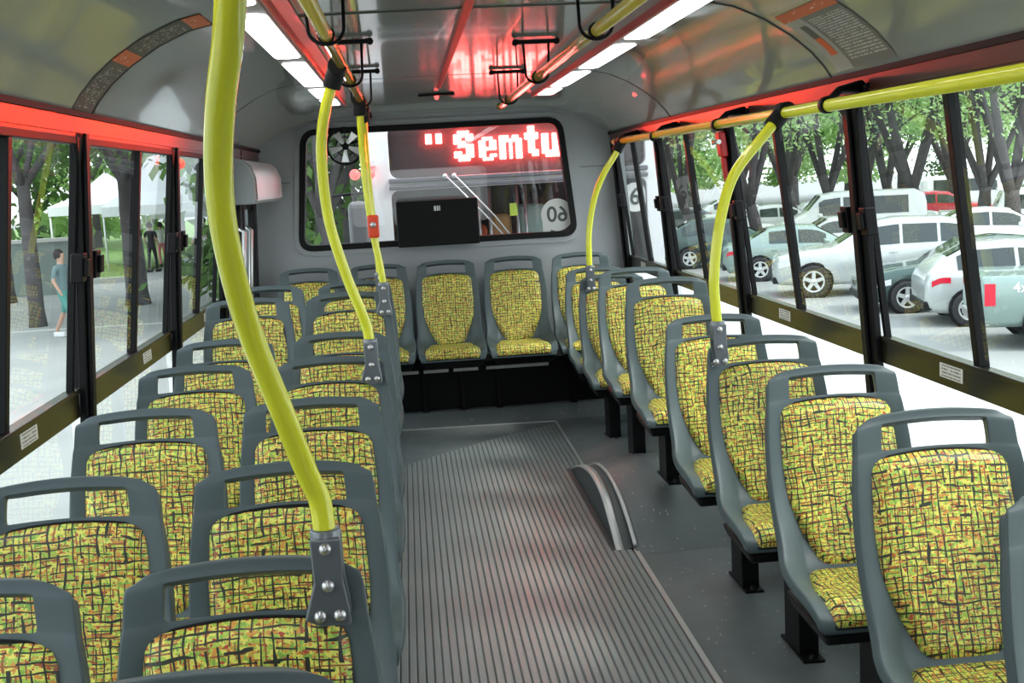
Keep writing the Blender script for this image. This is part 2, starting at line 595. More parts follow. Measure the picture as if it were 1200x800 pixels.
hump_mesh(-1, -0.20, 'floor_step_left', 'raised vinyl-covered wheel arch under the left-hand seats')

# dark rubber shoulder with two bright arched edge trims beside the aisle
arch = empty('wheel_arch_housing', (0.78, 4.45, 0.0), 'dark low arched housing with bright metal edge at right side of ribbed aisle', 'wheel arch cover')
ya = [4.45 + i * (5.79 - 4.45) / 40 for i in range(41)]
def ah(y):
    return lerp_keys(EDGE_IN, y)
mb = MB()
top0 = [(0.735, y, ah(y)) for y in ya]
top1 = [(0.80, y, lerp_keys(EDGE_OUT, y)) for y in ya]
mb.grid([top0, top1])
mb.grid([[(0.735, y, -0.002) for y in ya], top0], smooth=False)
mb.grid([top1, [(0.80, y, -0.002) for y in ya]], smooth=False)
mb.build('body', MATB, arch)
mb = MB()
t0 = [p for p in top0 if p[1] < 5.6]
mb.grid([[(p[0] - 0.008, p[1], p[2] - 0.004) for p in t0], [(p[0] - 0.008, p[1], p[2] + 0.006) for p in t0],
         [(p[0] + 0.022, p[1], p[2] + 0.006) for p in t0], [(p[0] + 0.022, p[1], p[2] - 0.004) for p in t0]])
mb.build('inner_edge_trim', ALU, arch)
mb = MB()
pts = [(0.803, y, lerp_keys(EDGE_OUT, y) + 0.003) for y in ya if y < 5.70]
mb.tube(pts, 0.009, 8)
mb.build('outer_edge_trim', ALU, arch)

# ribbed aisle mat
mat_root = empty('ribbed_floor_mat', (0.33, 4.0, 0.0), 'long grey ribbed rubber mat running down the aisle', 'floor mat')
XL, XR = -0.135, 0.79
def yend(x):
    t = (x - XL) / (0.78 - XL)
    return 6.05 + 0.85 * min(1, t) ** 0.85
mb = MB()
xs = [XL + (XR - XL) * i / 12 for i in range(13)]
poly = [(XL, 0.3), (XR, 0.3)] + [(x, yend(x)) for x in reversed(xs)]
mb.prism([poly], lambda a, b: (a, b, 0.002), lambda a, b: (a, b, 0.0005))
mb.build('mat_base', MATB, mat_root)
NR = 36
pitch = (XR - XL) / NR
for i in range(NR):
    xa = XL + i * pitch + 0.0015; xb = xa + pitch - 0.003
    ye = yend((xa + xb) / 2)
    cuts = [(0.3, ye)]
    if xb > 0.73:
        cuts = [(0.3, 4.45), (5.8, ye)]
    mb = MB()
    for ya_, yb_ in cuts:
        h = 0.007
        mb.hexa([(xa, ya_, 0.002), (xb, ya_, 0.002), (xb, yb_, 0.002), (xa, yb_, 0.002),
                 (xa + 0.0025, ya_, h), (xb - 0.0045, ya_, h), (xb - 0.0045, yb_, h), (xa + 0.0025, yb_, h)])
    mb.build('rib', RIBM, mat_root)

# bright edge strips on the floor
mb = MB()
mb.box(0.794, 0.812, 0.3, 4.47, 0.0, 0.007)
t = mb.build('trim_1', ALU, bevel=0.002); tag(t, 'bright metal strip along the right edge of the ribbed mat', 'trim', kind='structure')
mb = MB()
mb.hexa([(0.80, 5.80, 0), (0.812, 5.80, 0), (0.815, 7.0, 0), (0.80, 7.0, 0), (0.80, 5.80, 0.005), (0.812, 5.80, 0.005), (0.815, 7.0, 0.005), (0.80, 7.0, 0.005)])
mb.hexa([(-0.13, 7.03, 0), (0.815, 6.985, 0), (0.815, 7.005, 0), (-0.13, 7.05, 0), (-0.13, 7.03, 0.005), (0.815, 6.985, 0.005), (0.815, 7.005, 0.005), (-0.13, 7.05, 0.005)])
t = mb.build('trim_2', ALU); tag(t, 'thin bright strip closing the far end of the aisle mat', 'trim', kind='structure')
mb = MB()
mb.box(-0.155, -0.140, 0.3, 6.05, 0.0, 0.008)
t = mb.build('trim_3', ALU); tag(t, 'bright metal strip along the left edge of the ribbed mat', 'trim', kind='structure')

# ceiling profile
CP = [(-1.09, 1.70), (-1.06, 1.745), (-1.02, 1.79), (-0.96, 1.84), (-0.88, 1.89), (-0.79, 1.93), (-0.70, 1.95), (-0.45, 1.957), (0, 1.96),
      (0.45, 1.957), (0.70, 1.95), (0.79, 1.93), (0.88, 1.89), (0.96, 1.84), (1.02, 1.79), (1.06, 1.745), (1.09, 1.70)]
def ceil_row(y, dz=0.0, shrink=0.0):
    out = []
    for s_, z_ in CP:
        k = (z_ - 1.70) / 0.26
        out.append((CX + s_ * (1 - shrink), y, z_ + dz * k))
    return out
mb = MB()
rows = [ceil_row(Y0), ceil_row(0), ceil_row(3.2), ceil_row(5.3), ceil_row(6.0, -0.005), ceil_row(6.6, -0.02), ceil_row(7.1, -0.05), ceil_row(7.5, -0.085)]
mb.grid(rows)
mb.grid([[(p[0], p[1], p[2] + 0.05) for p in r] for r in rows])
ceiling = mb.build('ceiling', CEIL, recalc=False)
tag(ceiling, 'glossy grey vaulted ceiling panels', 'ceiling', kind='structure')
for i, ys in enumerate((3.55, 5.75)):
    mb = MB()
    prof = ceil_row(ys)
    mb.tube([(p[0], p[1], p[2] - 0.0005) for p in prof], 0.0045, 6)
    t = mb.build('trim_%d' % (4 + i), mat('dark_seam_%d' % i, (0.08, 0.08, 0.075), 0.4)); tag(t, 'thin dark joint across the ceiling panels', 'trim', kind='structure')
mb = MB()
mb.box(0.196, 0.224, -1.0, 6.55, 1.945, 1.960)
t = mb.build('trim_6', REDSTRIP, bevel=0.003); tag(t, 'narrow red strip along the middle of the ceiling', 'trim', kind='structure')

# side walls
def wall(side, name, label, segs):
    mb = MB()
    slab(mb, side, Y0, Y1, -0.05, 0.50, -0.06, 0.0)
    slab(mb, side, Y0, 0.72, 0.50, 1.64, -0.06, 0.0)
    for a, b in segs:
        slab(mb, side, a, b, 0.50, 1.64, -0.06, 0.0)
    o = mb.build(name, WALLG)
    tag(o, label, 'wall', kind='structure')
    # header band over the windows
    hb = MB()
    slab(hb, side, Y0, Y1, 1.64, 1.70, -0.06, 0.006)
    h = hb.build('header_panel', HEADER, o)
    hs = MB()
    slab(hs, side, Y0, Y1, 1.693, 1.708, -0.06, 0.016)
    hs.build('joint_strip', RUBBER, o)
    hs = MB()
    slab(hs, side, Y0, Y1, 1.650, 1.656, 0.006, 0.013)
    hs.build('header_ridge', HEADER, o)
    return o
PL = [2.09, 3.45, 4.80, 6.02]
PR = [2.07, 3.44, 4.80, 6.14, 7.42]
wallL = wall(-1, 'wall_left', 'left side wall below and above the windows', [(7.32, Y1)])
wallR = wall(1, 'wall_right', 'right side wall below and above the windows', [(7.46, Y1)])

def pillar(side, y, parent):
    mb = MB()
    pw = 0.056 if side > 0 else 0.038
    slab(mb, side, y - pw, y + pw, 0.50, 1.64, -0.012, 0.008)
    slab(mb, side, y - 0.018, y + 0.018, 0.50, 1.65, 0.010, 0.022)
    # flared head where the pillar meets the header
    mb.hexa([W(side, y - 0.045, 1.57, 0.012), W(side, y + 0.045, 1.57, 0.012), W(side, y + 0.045, 1.57, 0.0), W(side, y - 0.045, 1.57, 0.0),
             W(side, y - 0.085, 1.64, 0.014), W(side, y + 0.085, 1.64, 0.014), W(side, y + 0.085, 1.64, 0.0), W(side, y - 0.085, 1.64, 0.0)])
    return mb.build('window_pillar', PLASTICB, parent, bevel=0.003)
for y in PL: pillar(-1, y, wallL)
for y in PR: pillar(1, y, wallR)
pillar(-1, 0.70, wallL); pillar(1, 0.72, wallR)

WN = [0]
def window(side, y0, y1, lower, where):
    WN[0] += 1
    base = W(side, (y0 + y1) / 2, 0.5)
    r = empty('window_%d' % WN[0], base, where, 'window', kind='structure')
    a, b = y0 + 0.045, y1 - 0.045
    yc = (a + b) / 2 + 0.06
    # frame of the sliding pair
    mb = MB()
    slab(mb, side, a - 0.01, a + 0.006, 0.935, 1.64, -0.014, 0.012)
    slab(mb, side, b - 0.006, b + 0.01, 0.935, 1.64, -0.014, 0.006)
    slab(mb, side, a, b, 1.62, 1.64, -0.02, 0.012)
    mb.build('frame', BLACK, r, bevel=0.002)
    mb = MB()
    slab(mb, side, a, b, 0.865, 0.94, -0.02, 0.020)
    slab(mb, side, a, b, 0.932, 0.945, 0.014, 0.026)
    rail = mb.build('window_rail', WINBAR, r, bevel=0.002)
    mb = MB()
    slab(mb, side, yc - 0.014, yc + 0.014, 0.94, 1.62, -0.02, 0.010)
    mb.build('slider_bar', BLACK, r, bevel=0.002)
    mb = MB()
    slab(mb, side, a + 0.01, yc + 0.01, 0.935, 1.63, -0.004, 0.0)
    mb.build('pane', GLASS, r)
    mb = MB()
    slab(mb, side, yc - 0.01, b - 0.01, 0.935, 1.63, -0.016, -0.012)
    mb.build('pane', GLASS, r)
    mb = MB()
    slab(mb, side, a, b, 0.50, 0.87, -0.012, -0.008)
    mb.build('lower_pane', lower, r)
    mb = MB()
    q = yc + 0.05
    vs = [W(side, q, 0.888, 0.0215), W(side, q + 0.13, 0.888, 0.0215), W(side, q + 0.13, 0.925, 0.0215), W(side, q, 0.925, 0.0215)]
    vb = [W(side, q, 0.888, 0.0195), W(side, q + 0.13, 0.888, 0.0195), W(side, q + 0.13, 0.925, 0.0195), W(side, q, 0.925, 0.0195)]
    mb.add(vs + vb, [(0, 1, 2, 3), (4, 5, 6, 7), (0, 1, 5, 4), (1, 2, 6, 5), (2, 3, 7, 6), (3, 0, 4, 7)])
    st = mb.build('sticker', STICKER, r, uvs=[(0, 0), (1, 0), (1, 1), (0, 1)] * 2)
    for q in (a - 0.03 + 0.06, b - 0.03):
        mb = MB()
        slab(mb, side, q - 0.025, q + 0.025, 1.245, 1.325, 0.006, 0.040)
        slab(mb, side, q - 0.018, q + 0.018, 1.26, 1.31, 0.040, 0.052)
        mb.build('latch', PLASTICB, r, bevel=0.004)
    return r
window(-1, 0.70, 2.09, GLASS, 'nearest left sliding window')
window(-1, 2.09, 3.45, GLASS, 'second left sliding window with dark frame')
window(-1, 3.45, 4.80, GLASS, 'third left sliding window looking on white tents')
window(-1, 4.80, 6.02, GLASS, 'last left sliding window before the rear door')
window(1, 0.72, 2.07, FROST, 'nearest right sliding window')
window(1, 2.07, 3.44, FROST, 'second right sliding window with grey pickup outside')
window(1, 3.44, 4.80, FROST, 'third right sliding window with silver car outside')
window(1, 4.80, 6.14, FROST, 'fourth right sliding window')
window(1, 6.14, 7.42, FROST, 'last right sliding window beside the rear bench')

# rear wall with the rounded window
TOPR = ceil_row(7.5, -0.085)
outer = [(CX - 1.20, -0.05), (CX + 1.20, -0.05), (CX + 1.18, 0.94)] + [(p[0], p[2] + 0.01) for p in reversed(TOPR)] + [(CX - 1.18, 0.94)]
def rear_hole(e=0.0):
    # slightly trapezoid rounded opening
    bl, br, tr, tl = (-0.665, 1.088), (1.055, 1.088), (0.985, 1.805), (-0.60, 1.805)
    cs = [bl, br, tr, tl]
    r = 0.085 + e
    mid = (CX, 1.45)
    pts = []
    for i in range(4):
        p = Vector(cs[i]); a = Vector(cs[i - 1]); b = Vector(cs[(i + 1) % 4])
        sx_ = 1 if p.x > mid[0] else -1; sz_ = 1 if p.y > mid[1] else -1
        p = p + Vector((sx_ * e, sz_ * e))
        a = a + Vector(((1 if a.x > mid[0] else -1) * e, (1 if a.y > mid[1] else -1) * e))
        b = b + Vector(((1 if b.x > mid[0] else -1) * e, (1 if b.y > mid[1] else -1) * e))
        da = (a - p).normalized(); db = (b - p).normalized()
        p0 = p + da * r; p1 = p + db * r
        for k in range(7):
            t = k / 6
            q = p0 * (1 - t) ** 2 + p * 2 * t * (1 - t) + p1 * t * t
            pts.append((q.x, q.y))
    return pts
mb = MB()
mb.prism([outer, rear_hole(0.0)[::-1]], lambda a, b: (a, 7.50, b), lambda a, b: (a, 7.58, b))
wr = mb.build('wall_rear', REARP)
tag(wr, 'light grey moulded rear wall around the rear window', 'wall', kind='structure')
mb = MB()
mb.prism([rear_hole(0.045), rear_hole(0.012)[::-1]], lambda a, b: (a, 7.488, b), lambda a, b: (a, 7.50, b))
mb.build('raised_surround', REARP, wr, bevel=0.004)
for zz in (1.50,):
    for (xa, xb) in ((CX - 1.10, -0.70), (1.10, CX + 1.10)):
        mb = MB(); mb.box(xa, xb, 7.497, 7.501, zz, zz + 0.006)
        mb.build('panel_joint', mat('panel_joint_grey', (0.2, 0.2, 0.2), 0.6), wr)
rwn = empty('window_%d' % (WN[0] + 1), (CX, 7.5, 1.08), 'wide rounded rear window with black rubber seal', 'window', kind='structure')
mb = MB()
mb.prism([rear_hole(0.014), rear_hole(-0.022)[::-1]], lambda a, b: (a, 7.478, b), lambda a, b: (a, 7.56, b))
mb.build('rubber_seal', RUBBER, rwn, bevel=0.004)
mb = MB()
mb.prism([rear_hole(-0.01)], lambda a, b: (a, 7.535, b), lambda a, b: (a, 7.541, b))
mb.build('pane', REARGLASS, rwn)

# front wall behind the camera: bulkhead with a windscreen opening
mb = MB()
outer = [(CX - 1.20, -0.05), (CX + 1.20, -0.05), (CX + 1.18, 0.94)] + [(p[0], p[2] + 0.01) for p in reversed(ceil_row(0))] + [(CX - 1.18, 0.94)]
mb.prism([outer, rrect(CX - 1.0, CX + 1.0, 0.85, 1.65, 0.08)[::-1]], lambda a, b: (a, Y0, b), lambda a, b: (a, Y0 - 0.06, b))
o = mb.build('wall_front', WALLG); tag(o, 'front bulkhead behind the camera', 'wall', kind='structure')

# rear left door with the mechanism cover over it
dr = empty('door_1', (CX - 1.16, 6.66, 0.0), 'black rear side door with narrow glass leaves', 'door', kind='structure')
for k, (a, b) in enumerate(((6.06, 6.67), (6.69, 7.30))):
    mb = MB()
    for (ya_, yb_, za_, zb_) in ((a, a + 0.09, 0.02, 1.60), (b - 0.09, b, 0.02, 1.60), (a, b, 0.02, 0.42), (a, b, 1.36, 1.60)):
        slab(mb, -1, ya_, yb_, za_, zb_, -0.03, 0.012)
    lf = mb.build('door_leaf', BLACK, dr, bevel=0.004)
    mb = MB(); slab(mb, -1, a + 0.08, b - 0.08, 0.40, 1.38, -0.012, -0.006)
    mb.build('pane', GLASS, lf)
    mb = MB()
    yy = (a + b) / 2 + (0.17 if k == 0 else -0.17)
    mb.tube([W(-1, yy, 0.75, 0.012), W(-1, yy, 0.78, 0.06), W(-1, yy, 1.25, 0.06), W(-1, yy, 1.28, 0.012)], 0.012, 8)
    mb.build('door_handle', STEEL, lf)
mc = empty('door_mechanism_cover', (CX - 1.05, 6.7, 1.38), 'grey rounded box with shiny inner face mounted over the rear left door', 'cover')
prof = [(-1.108, 1.40), (-0.965, 1.40), (-0.955, 1.43), (-0.955, 1.53), (-0.975, 1.585), (-1.01, 1.62), (-1.05, 1.632), (-1.085, 1.632)]
mb = MB()
mb.prism([[(CX + a, b) for a, b in prof]], lambda a, b: (a, 6.10, b), lambda a, b: (a, 7.42, b))
mb.build('housing', WALLG, mc, bevel=0.006)
mb = MB()
P = [(CX - 0.951, 1.42), (CX - 0.951, 1.53), (CX - 0.972, 1.59), (CX - 1.005, 1.62)]
mb.grid([[(x, 6.16, z) for x, z in P], [(x, 7.38, z) for x, z in P], ])
mb.grid([[(x - 0.006, 6.16, z - 0.004) for x, z in P], [(x - 0.006, 7.38, z - 0.004) for x, z in P], ])
mb.build('glossy_face', mat('polished_cover_face', (0.85, 0.82, 0.82), 0.3, 0.5), mc)

# floor rises gently in front of the rear bench
mb = MB()
mb.hexa([(CX - 1.17, 7.05, 0.0), (CX + 1.17, 7.05, 0.0), (CX + 1.17, 7.5, 0.0), (CX - 1.17, 7.5, 0.0),
         (CX - 1.17, 7.05, 0.001), (CX + 1.17, 7.05, 0.001), (CX + 1.17, 7.5, 0.075), (CX - 1.17, 7.5, 0.075)])
mb.add([(CX - 1.17, 7.05, 0.001), (CX + 1.17, 7.05, 0.001), (CX + 1.17, 7.16, 0.075), (CX - 1.17, 7.16, 0.075), (CX + 1.17, 7.5, 0.0751), (CX - 1.17, 7.5, 0.0751)], [(0, 1, 2, 3), (3, 2, 4, 5)])
o = mb.build('floor_ramp_rear', VINYL, recalc=False); tag(o, 'grey vinyl floor rising in front of the rear bench', 'floor', kind='structure')

# rear bench plinth
bp_ = empty('bench_plinth', (CX, 7.2, 0.0), 'black box plinth under the rear bench seats', 'plinth')
mb = MB(); mb.box(CX - 1.16, CX + 1.16, 7.22, 7.49, 0.076, 0.36)
mb.build('plinth_panel', BLACK, bp_, bevel=0.004)
for xa, xb in ((-0.14, 0.01), (0.04, 0.19), (0.22, 0.37), (0.42, 0.80)):
    mb = MB(); mb.box(xa, xb, 7.145, 7.16, 0.318, 0.336)
    mb.build('metal_strip', ALU, bp_)

# ------------------------------------------------------------------ seats
def seat_profile(n=40):
    # (y, z) from the top of the back down to the pan front; sitter faces -y
    key = [(0.0, 0.0, 0.920), (0, -0.004, 0.90), (0, -0.012, 0.845), (0, -0.03, 0.75), (0, -0.055, 0.64), (0, -0.083, 0.54), (0, -0.105, 0.475),
           (0, -0.14, 0.435), (0, -0.20, 0.415), (0, -0.30, 0.415), (0, -0.39, 0.425), (0, -0.43, 0.41), (0, -0.445, 0.37)]
    return [(k[1], k[2]) for k in key]

def make_seat():
    root = empty('bus_seat', (0, 0, 0))
    us = [-1.0, -0.92, -0.73, -0.67, -0.61, -0.33, 0.0, 0.33, 0.61, 0.67, 0.73, 0.92, 1.0]
    # rows: y, z, half width, flange forward (normal) depth, arch
    rows = [(0.000, 0.920, 0.160, 0.000, 0.016),
            (-0.002, 0.908, 0.170, 0.003, 0.016),
            (-0.006, 0.901, 0.173, 0.006, 0.016),
            (-0.0075, 0.892, 0.1745, 0.007, 0.0155),
            (-0.012, 0.855, 0.1775, 0.011, 0.0135),
            (-0.013, 0.846, 0.178, 0.012, 0.013),
            (-0.016, 0.840, 0.180, 0.014, 0.012),
            (-0.022, 0.805, 0.184, 0.018, 0.008),
            (-0.034, 0.750, 0.190, 0.022, 0.0),
            (-0.050, 0.680, 0.193, 0.024, 0.0),
            (-0.070, 0.610, 0.194, 0.028, 0.0),
            (-0.090, 0.550, 0.193, 0.038, 0.0),
            (-0.106, 0.500, 0.192, 0.052, 0.0),
            (-0.128, 0.455, 0.195, 0.062, 0.0),
            (-0.165, 0.425, 0.200, 0.060, 0.0),
            (-0.220, 0.412, 0.204, 0.050, 0.0),
            (-0.300, 0.410, 0.205, 0.040, 0.0),
            (-0.380, 0.415, 0.203, 0.030, 0.0),
            (-0.425, 0.408, 0.198, 0.016, 0.0),
            (-0.440, 0.392, 0.192, 0.004, 0.0),
            (-0.442, 0.374, 0.188, 0.000, 0.0)]
    nr = len(rows); nc = len(us)
    V = []
    for i, (y, z, hwid, fl_, arch_) in enumerate(rows):
        a = rows[max(0, i - 1)]; b = rows[min(nr - 1, i + 1)]
        ty, tz = b[0] - a[0], b[1] - a[1]
        L = math.hypot(ty, tz)
        ny, nz = tz / L, -ty / L          # towards the sitter (-y for the back, +z for the pan)
        for u in us:
            f = max(0.0, (abs(u) - 0.55) / 0.45); f = f * f * (3 - 2 * f)
            x = u * hwid
            if i == 0 and abs(u) > 0.95:
                x *= 0.98
            V.append((x, y + ny * fl_ * f, z + nz * fl_ * f + arch_ * (1 - u * u) - (0.012 if (i == 0 and abs(u) > 0.95) else 0)))
    F = []
    for i in range(nr - 1):
        for j in range(nc - 1):
            if 2 <= i <= 4 and 3 <= j <= 8:
                continue
            F.append((i * nc + j, i * nc + j + 1, (i + 1) * nc + j + 1, (i + 1) * nc + j))
    mb = MB(); mb.add(V, F, 0, True)
    sh = mb.build('shell', SHELL, root)
    bm = bmesh.new(); bm.from_mesh(sh.data)
    bmesh.ops.recalc_face_normals(bm, faces=bm.faces)
    # make normals point to the sitter
    bm.faces.ensure_lookup_table()
    fmid = min(bm.faces, key=lambda f: (f.calc_center_median() - Vector((0, -0.05, 0.68))).length)
    if fmid.normal.y > 0:
        bmesh.ops.reverse_faces(bm, faces=bm.faces)
    cl = bm.edges.layers.float.new('crease_edge')
    for e in bm.edges:
        if e.is_boundary:
            e[cl] = 0.7
    bm.to_mesh(sh.data); bm.free()
    so = sh.modifiers.new('s', 'SOLIDIFY'); so.thickness = 0.026; so.offset = -1; so.use_even_offset = False; so.edge_crease_inner = 0.5; so.edge_crease_outer = 0.5
    sb = sh.modifiers.new('b', 'SUBSURF'); sb.levels = 2; sb.render_levels = 2
    bake(sh)
    for p in sh.data.polygons: p.use_smooth = True

    def cushion(name, path, hwf, thick, e=0.02):
        # path: list of (y,z) centre line; hwf(t) half width
        n = 18; mcount = 16
        # resample
        acc = [0]
        for a, b in zip(path, path[1:]):
            acc.append(acc[-1] + math.hypot(b[0] - a[0], b[1] - a[1]))
        T = acc[-1]
        def at(s_):
            for k in range(len(path) - 1):
                if s_ <= acc[k + 1] + 1e-9:
                    t_ = (s_ - acc[k]) / (acc[k + 1] - acc[k])
                    return (path[k][0] + (path[k + 1][0] - path[k][0]) * t_, path[k][1] + (path[k + 1][1] - path[k][1]) * t_)
            return path[-1]
        rows_ = []; uvs = []; vs = []
        for i in range(n + 1):
            # cluster rows at both ends
            tt = i / n
            tt = 0.5 - 0.5 * math.cos(PI * tt) if True else tt
            s_ = tt * T
            y, z = at(s_)
            y2, z2 = at(min(T, s_ + 0.01)); y1, z1 = at(max(0, s_ - 0.01))
            L = math.hypot(y2 - y1, z2 - z1)
            ny, nz = (z2 - z1) / L, -(y2 - y1) / L
            for j in range(mcount + 1):
                u = -math.cos(PI * j / mcount)
                edge_s = min(s_, T - s_) / 0.035
                edge_u = (1 - abs(u)) * hwf(tt) / 0.028
                k1 = min(1, edge_s); k2 = min(1, edge_u)
                d = thick * (1 - (1 - k1) ** 2.5) * (1 - (1 - k2) ** 2.5)
                x = u * hwf(tt)
                # crown of the top edge
                dz = 0.012 * (1 - u * u) * (1 - tt) if name == 'back_cushion' else 0
                vs.append((x, y + ny * (d + 0.001), z + nz * (d + 0.001) + dz))
                uvs.append((x, -s_))
        nc_ = mcount + 1
        fs = [(i * nc_ + j, i * nc_ + j + 1, (i + 1) * nc_ + j + 1, (i + 1) * nc_ + j) for i in range(n) for j in range(mcount)]
        # closed back
        o_ = len(vs)
        back_ = []
        for i in range(n + 1):
            for j in (0, mcount):
                back_.append(i * nc_ + j)
        for i in range(n):
            a, b = back_[2 * i], back_[2 * i + 1]
            c, d = back_[2 * i + 2], back_[2 * i + 3]
            fs.append((b, a, c, d))
        mb = MB(); mb.add(vs, fs, 0, True)
        o = mb.build(name, FABRIC, root, uvs=uvs, recalc=False)
        loop = [vs[j] for j in range(nc_)] + [vs[i * nc_ + mcount] for i in range(1, n + 1)] + [vs[n * nc_ + j] for j in range(mcount - 1, -1, -1)] + [vs[i * nc_] for i in range(n - 1, 0, -1)]
        mb = MB(); mb.tube(loop, 0.0035, 5, closed=True)
        mb.build('edge_piping', RUBBER, o)
        return o
    def hb(t):
        # shield outline: rounded top, straight sides, tapering foot
        t = max(0.0, min(1.0, t))
        if t < 0.08:
            q = t / 0.08
            return 0.122 + 0.033 * math.sqrt(max(0, 1 - (1 - q) ** 2))
        if t < 0.62:
            return 0.155 + 0.007 * math.sin((t - 0.08) / 0.54 * PI)
        q = (t - 0.62) / 0.38
        if q < 0.88:
            return 0.155 - 0.064 * (q / 0.88) ** 0.9
        return 0.091 - 0.018 * ((q - 0.88) / 0.12) ** 1.5
    cushion('back_cushion', [(-0.015, 0.838), (-0.030, 0.770), (-0.050, 0.690), (-0.074, 0.600), (-0.094, 0.535), (-0.114, 0.470), (-0.135, 0.440), (-0.148, 0.432)], hb, 0.024)
    def hs_(t):
        q = min(1, t / 0.45)
        return 0.128 + 0.036 * q - 0.010 * max(0, (t - 0.9) / 0.1)
    cushion('seat_cushion', [(-0.165, 0.427), (-0.22, 0.418), (-0.30, 0.416), (-0.37, 0.421), (-0.41, 0.418), (-0.430, 0.402), (-0.440, 0.386)], hs_, 0.022)
    # underside tray and pedestal
    mb = MB()
    mb.hexa([(-0.165, -0.40, 0.328), (0.165, -0.40, 0.328), (0.165, -0.14, 0.335), (-0.165, -0.14, 0.335),
             (-0.186, -0.440, 0.372), (0.186, -0.440, 0.372), (0.186, -0.15, 0.385), (-0.186, -0.15, 0.385)])
    mb.build('under_tray', BLACK, root, bevel=0.01)
    bake(root.children[-1]) if False else None
    return root

def add_leg(root, xoff, foot, wallside, wall_x):
    # pedestal leg under this seat and the bar to the wall
    mb = MB()
    mb.box(xoff - 0.03, xoff + 0.03, -0.34, -0.20, foot + 0.006, 0.35)
    lg = mb.build('leg', BLACK, root, bevel=0.004)
    mb = MB()
    mb.box(xoff - 0.032, xoff + 0.032, -0.385, -0.165, foot, foot + 0.008)
    for yy in (-0.368, -0.182):
        mb.lathe([(0.0001, 0.02), (0.010, 0.02), (0.012, 0.008)], (xoff, yy, foot), seg=8)
    ft = mb.build('foot_plate', BLACK, lg)
    if wall_x is not None:
        mb = MB()
        mb.box(min(xoff, wall_x), max(xoff, wall_x), -0.30, -0.25, 0.305, 0.35)
        mb.build('wall_bar', BLACK, root, bevel=0.003)

proto = make_seat()
for ch in proto.children:
    if ch.modifiers:
        bake(ch)

SEATS = {}
def place_seat(x, y, top, label, group, foot=0.0, leg=True, wall_x=None, legx=0.0, key=None, rz=0.0):
    r = copy_tree(proto)
    dz = top - 0.925
    r.location = (x, y, dz)
    r.rotation_euler.z = rz
    r['label'] = label; r['category'] = 'seat'; r['group'] = group
    ORG[r] = Vector((0, 0, 0))
    if leg:
        add_leg(r, legx, foot - dz, 0, (wall_x - x) if wall_x is not None else None)
    if key: SEATS[key] = r
    return r

ORD = ['foremost', 'second', 'third', 'fourth', 'fifth', 'sixth', 'seventh', 'eighth', 'ninth']
WLX = CX - 1.172
AX, WX = -0.275, -0.695
left_rows = [(1.32, 0.92), (1.74, 0.92), (2.34, 0.925), (3.06, 0.925), (3.78, 0.925), (4.42, 0.925), (5.12, 1.01), (5.83, 1.0)]
notes_a = ['only its top rail showing at the bottom edge', 'with the nearest yellow pole bolted to its corner', 'behind the seat that carries the nearest pole', 'without a pole',
           'directly before the one carrying the second pole', 'with the second yellow pole clamped to it', 'raised over the wheel arch', 'last before the rear bench, two poles on it']
for i, (y, T) in enumerate(left_rows):
    if i == 4: y = 3.79
    lab = 'grey-shelled seat with yellow-green woven cover, aisle column left of the mat, %s from the camera' % ORD[i]
    place_seat(AX, y, T, lab, 'left aisle-side seats', foot=hump(y - 0.27) if i > 5 else 0.0, wall_x=WLX, legx=0.02)
    if i == 0:
        continue
    lab = 'grey-shelled seat with yellow-green woven cover beside the left windows, %s in that column' % ORD[i - 1]
    place_seat(WX, y, T, lab, 'left window-side seats', leg=False)
right_rows = [(1.78, 0.92, 0.0), (2.42, 0.92, 0.0), (3.04, 0.92, 0.0), (3.66, 0.92, 0.0), (4.27, 0.92, 0.0), (5.05, 0.995, 0.19), (5.78, 0.985, 0.09), (6.45, 0.905, 0.06), (7.02, 0.90, 0.0)]
rl = ['single seat at the right edge of the picture, only its corner in view',
      'single right-hand seat, second from the camera, its whole yellow-green back in view',
      'single right-hand seat, third from the camera',
      'single right-hand seat with the nearer right yellow pole clamped to its corner',
      'single right-hand seat just behind the one carrying the nearer right pole',
      'single right-hand seat raised on the wheel arch, the first of the raised ones',
      'single right-hand seat on the far slope of the wheel arch',
      'single right-hand seat with the far right yellow pole clamped to it',
      'last single right-hand seat, next to the rear bench']
for (y, T, ft), lab in zip(right_rows, rl):
    place_seat(1.09, y, T, lab + ', grey shell', 'right-hand single seats', foot=ft if ft else (0.0), wall_x=CX + 1.172, legx=0.0 - (0.07 if ft else -0.02))
rb = ['rear bench seat at the far left corner', 'rear bench seat second from the left, half hidden by aisle seats', 'rear bench seat in the middle of the row, whole back in view',
      'rear bench seat with pale glare on its back, right of the middle one', 'rear bench seat in the far right corner']
for k in range(5):
    place_seat(CX + 0.005 + 0.415 * (k - 2), 7.30, 0.975, rb[k], 'rear bench seats', leg=False)
for i, xx in enumerate((0.04, 0.27, 0.49, -0.30, 0.95)):
    mb = MB(); mb.box(xx - 0.012, xx + 0.012, 7.165, 7.19, 0.078, 0.38); mb.box(xx - 0.018, xx + 0.018, 7.15, 7.215, 0.0765, 0.084)
    mb.build('bench_leg', BLACK, bp_, bevel=0.002)
# the prototype itself is not kept
for ch in list(proto.children_recursive):
    bpy.data.objects.remove(ch)
bpy.data.objects.remove(proto)

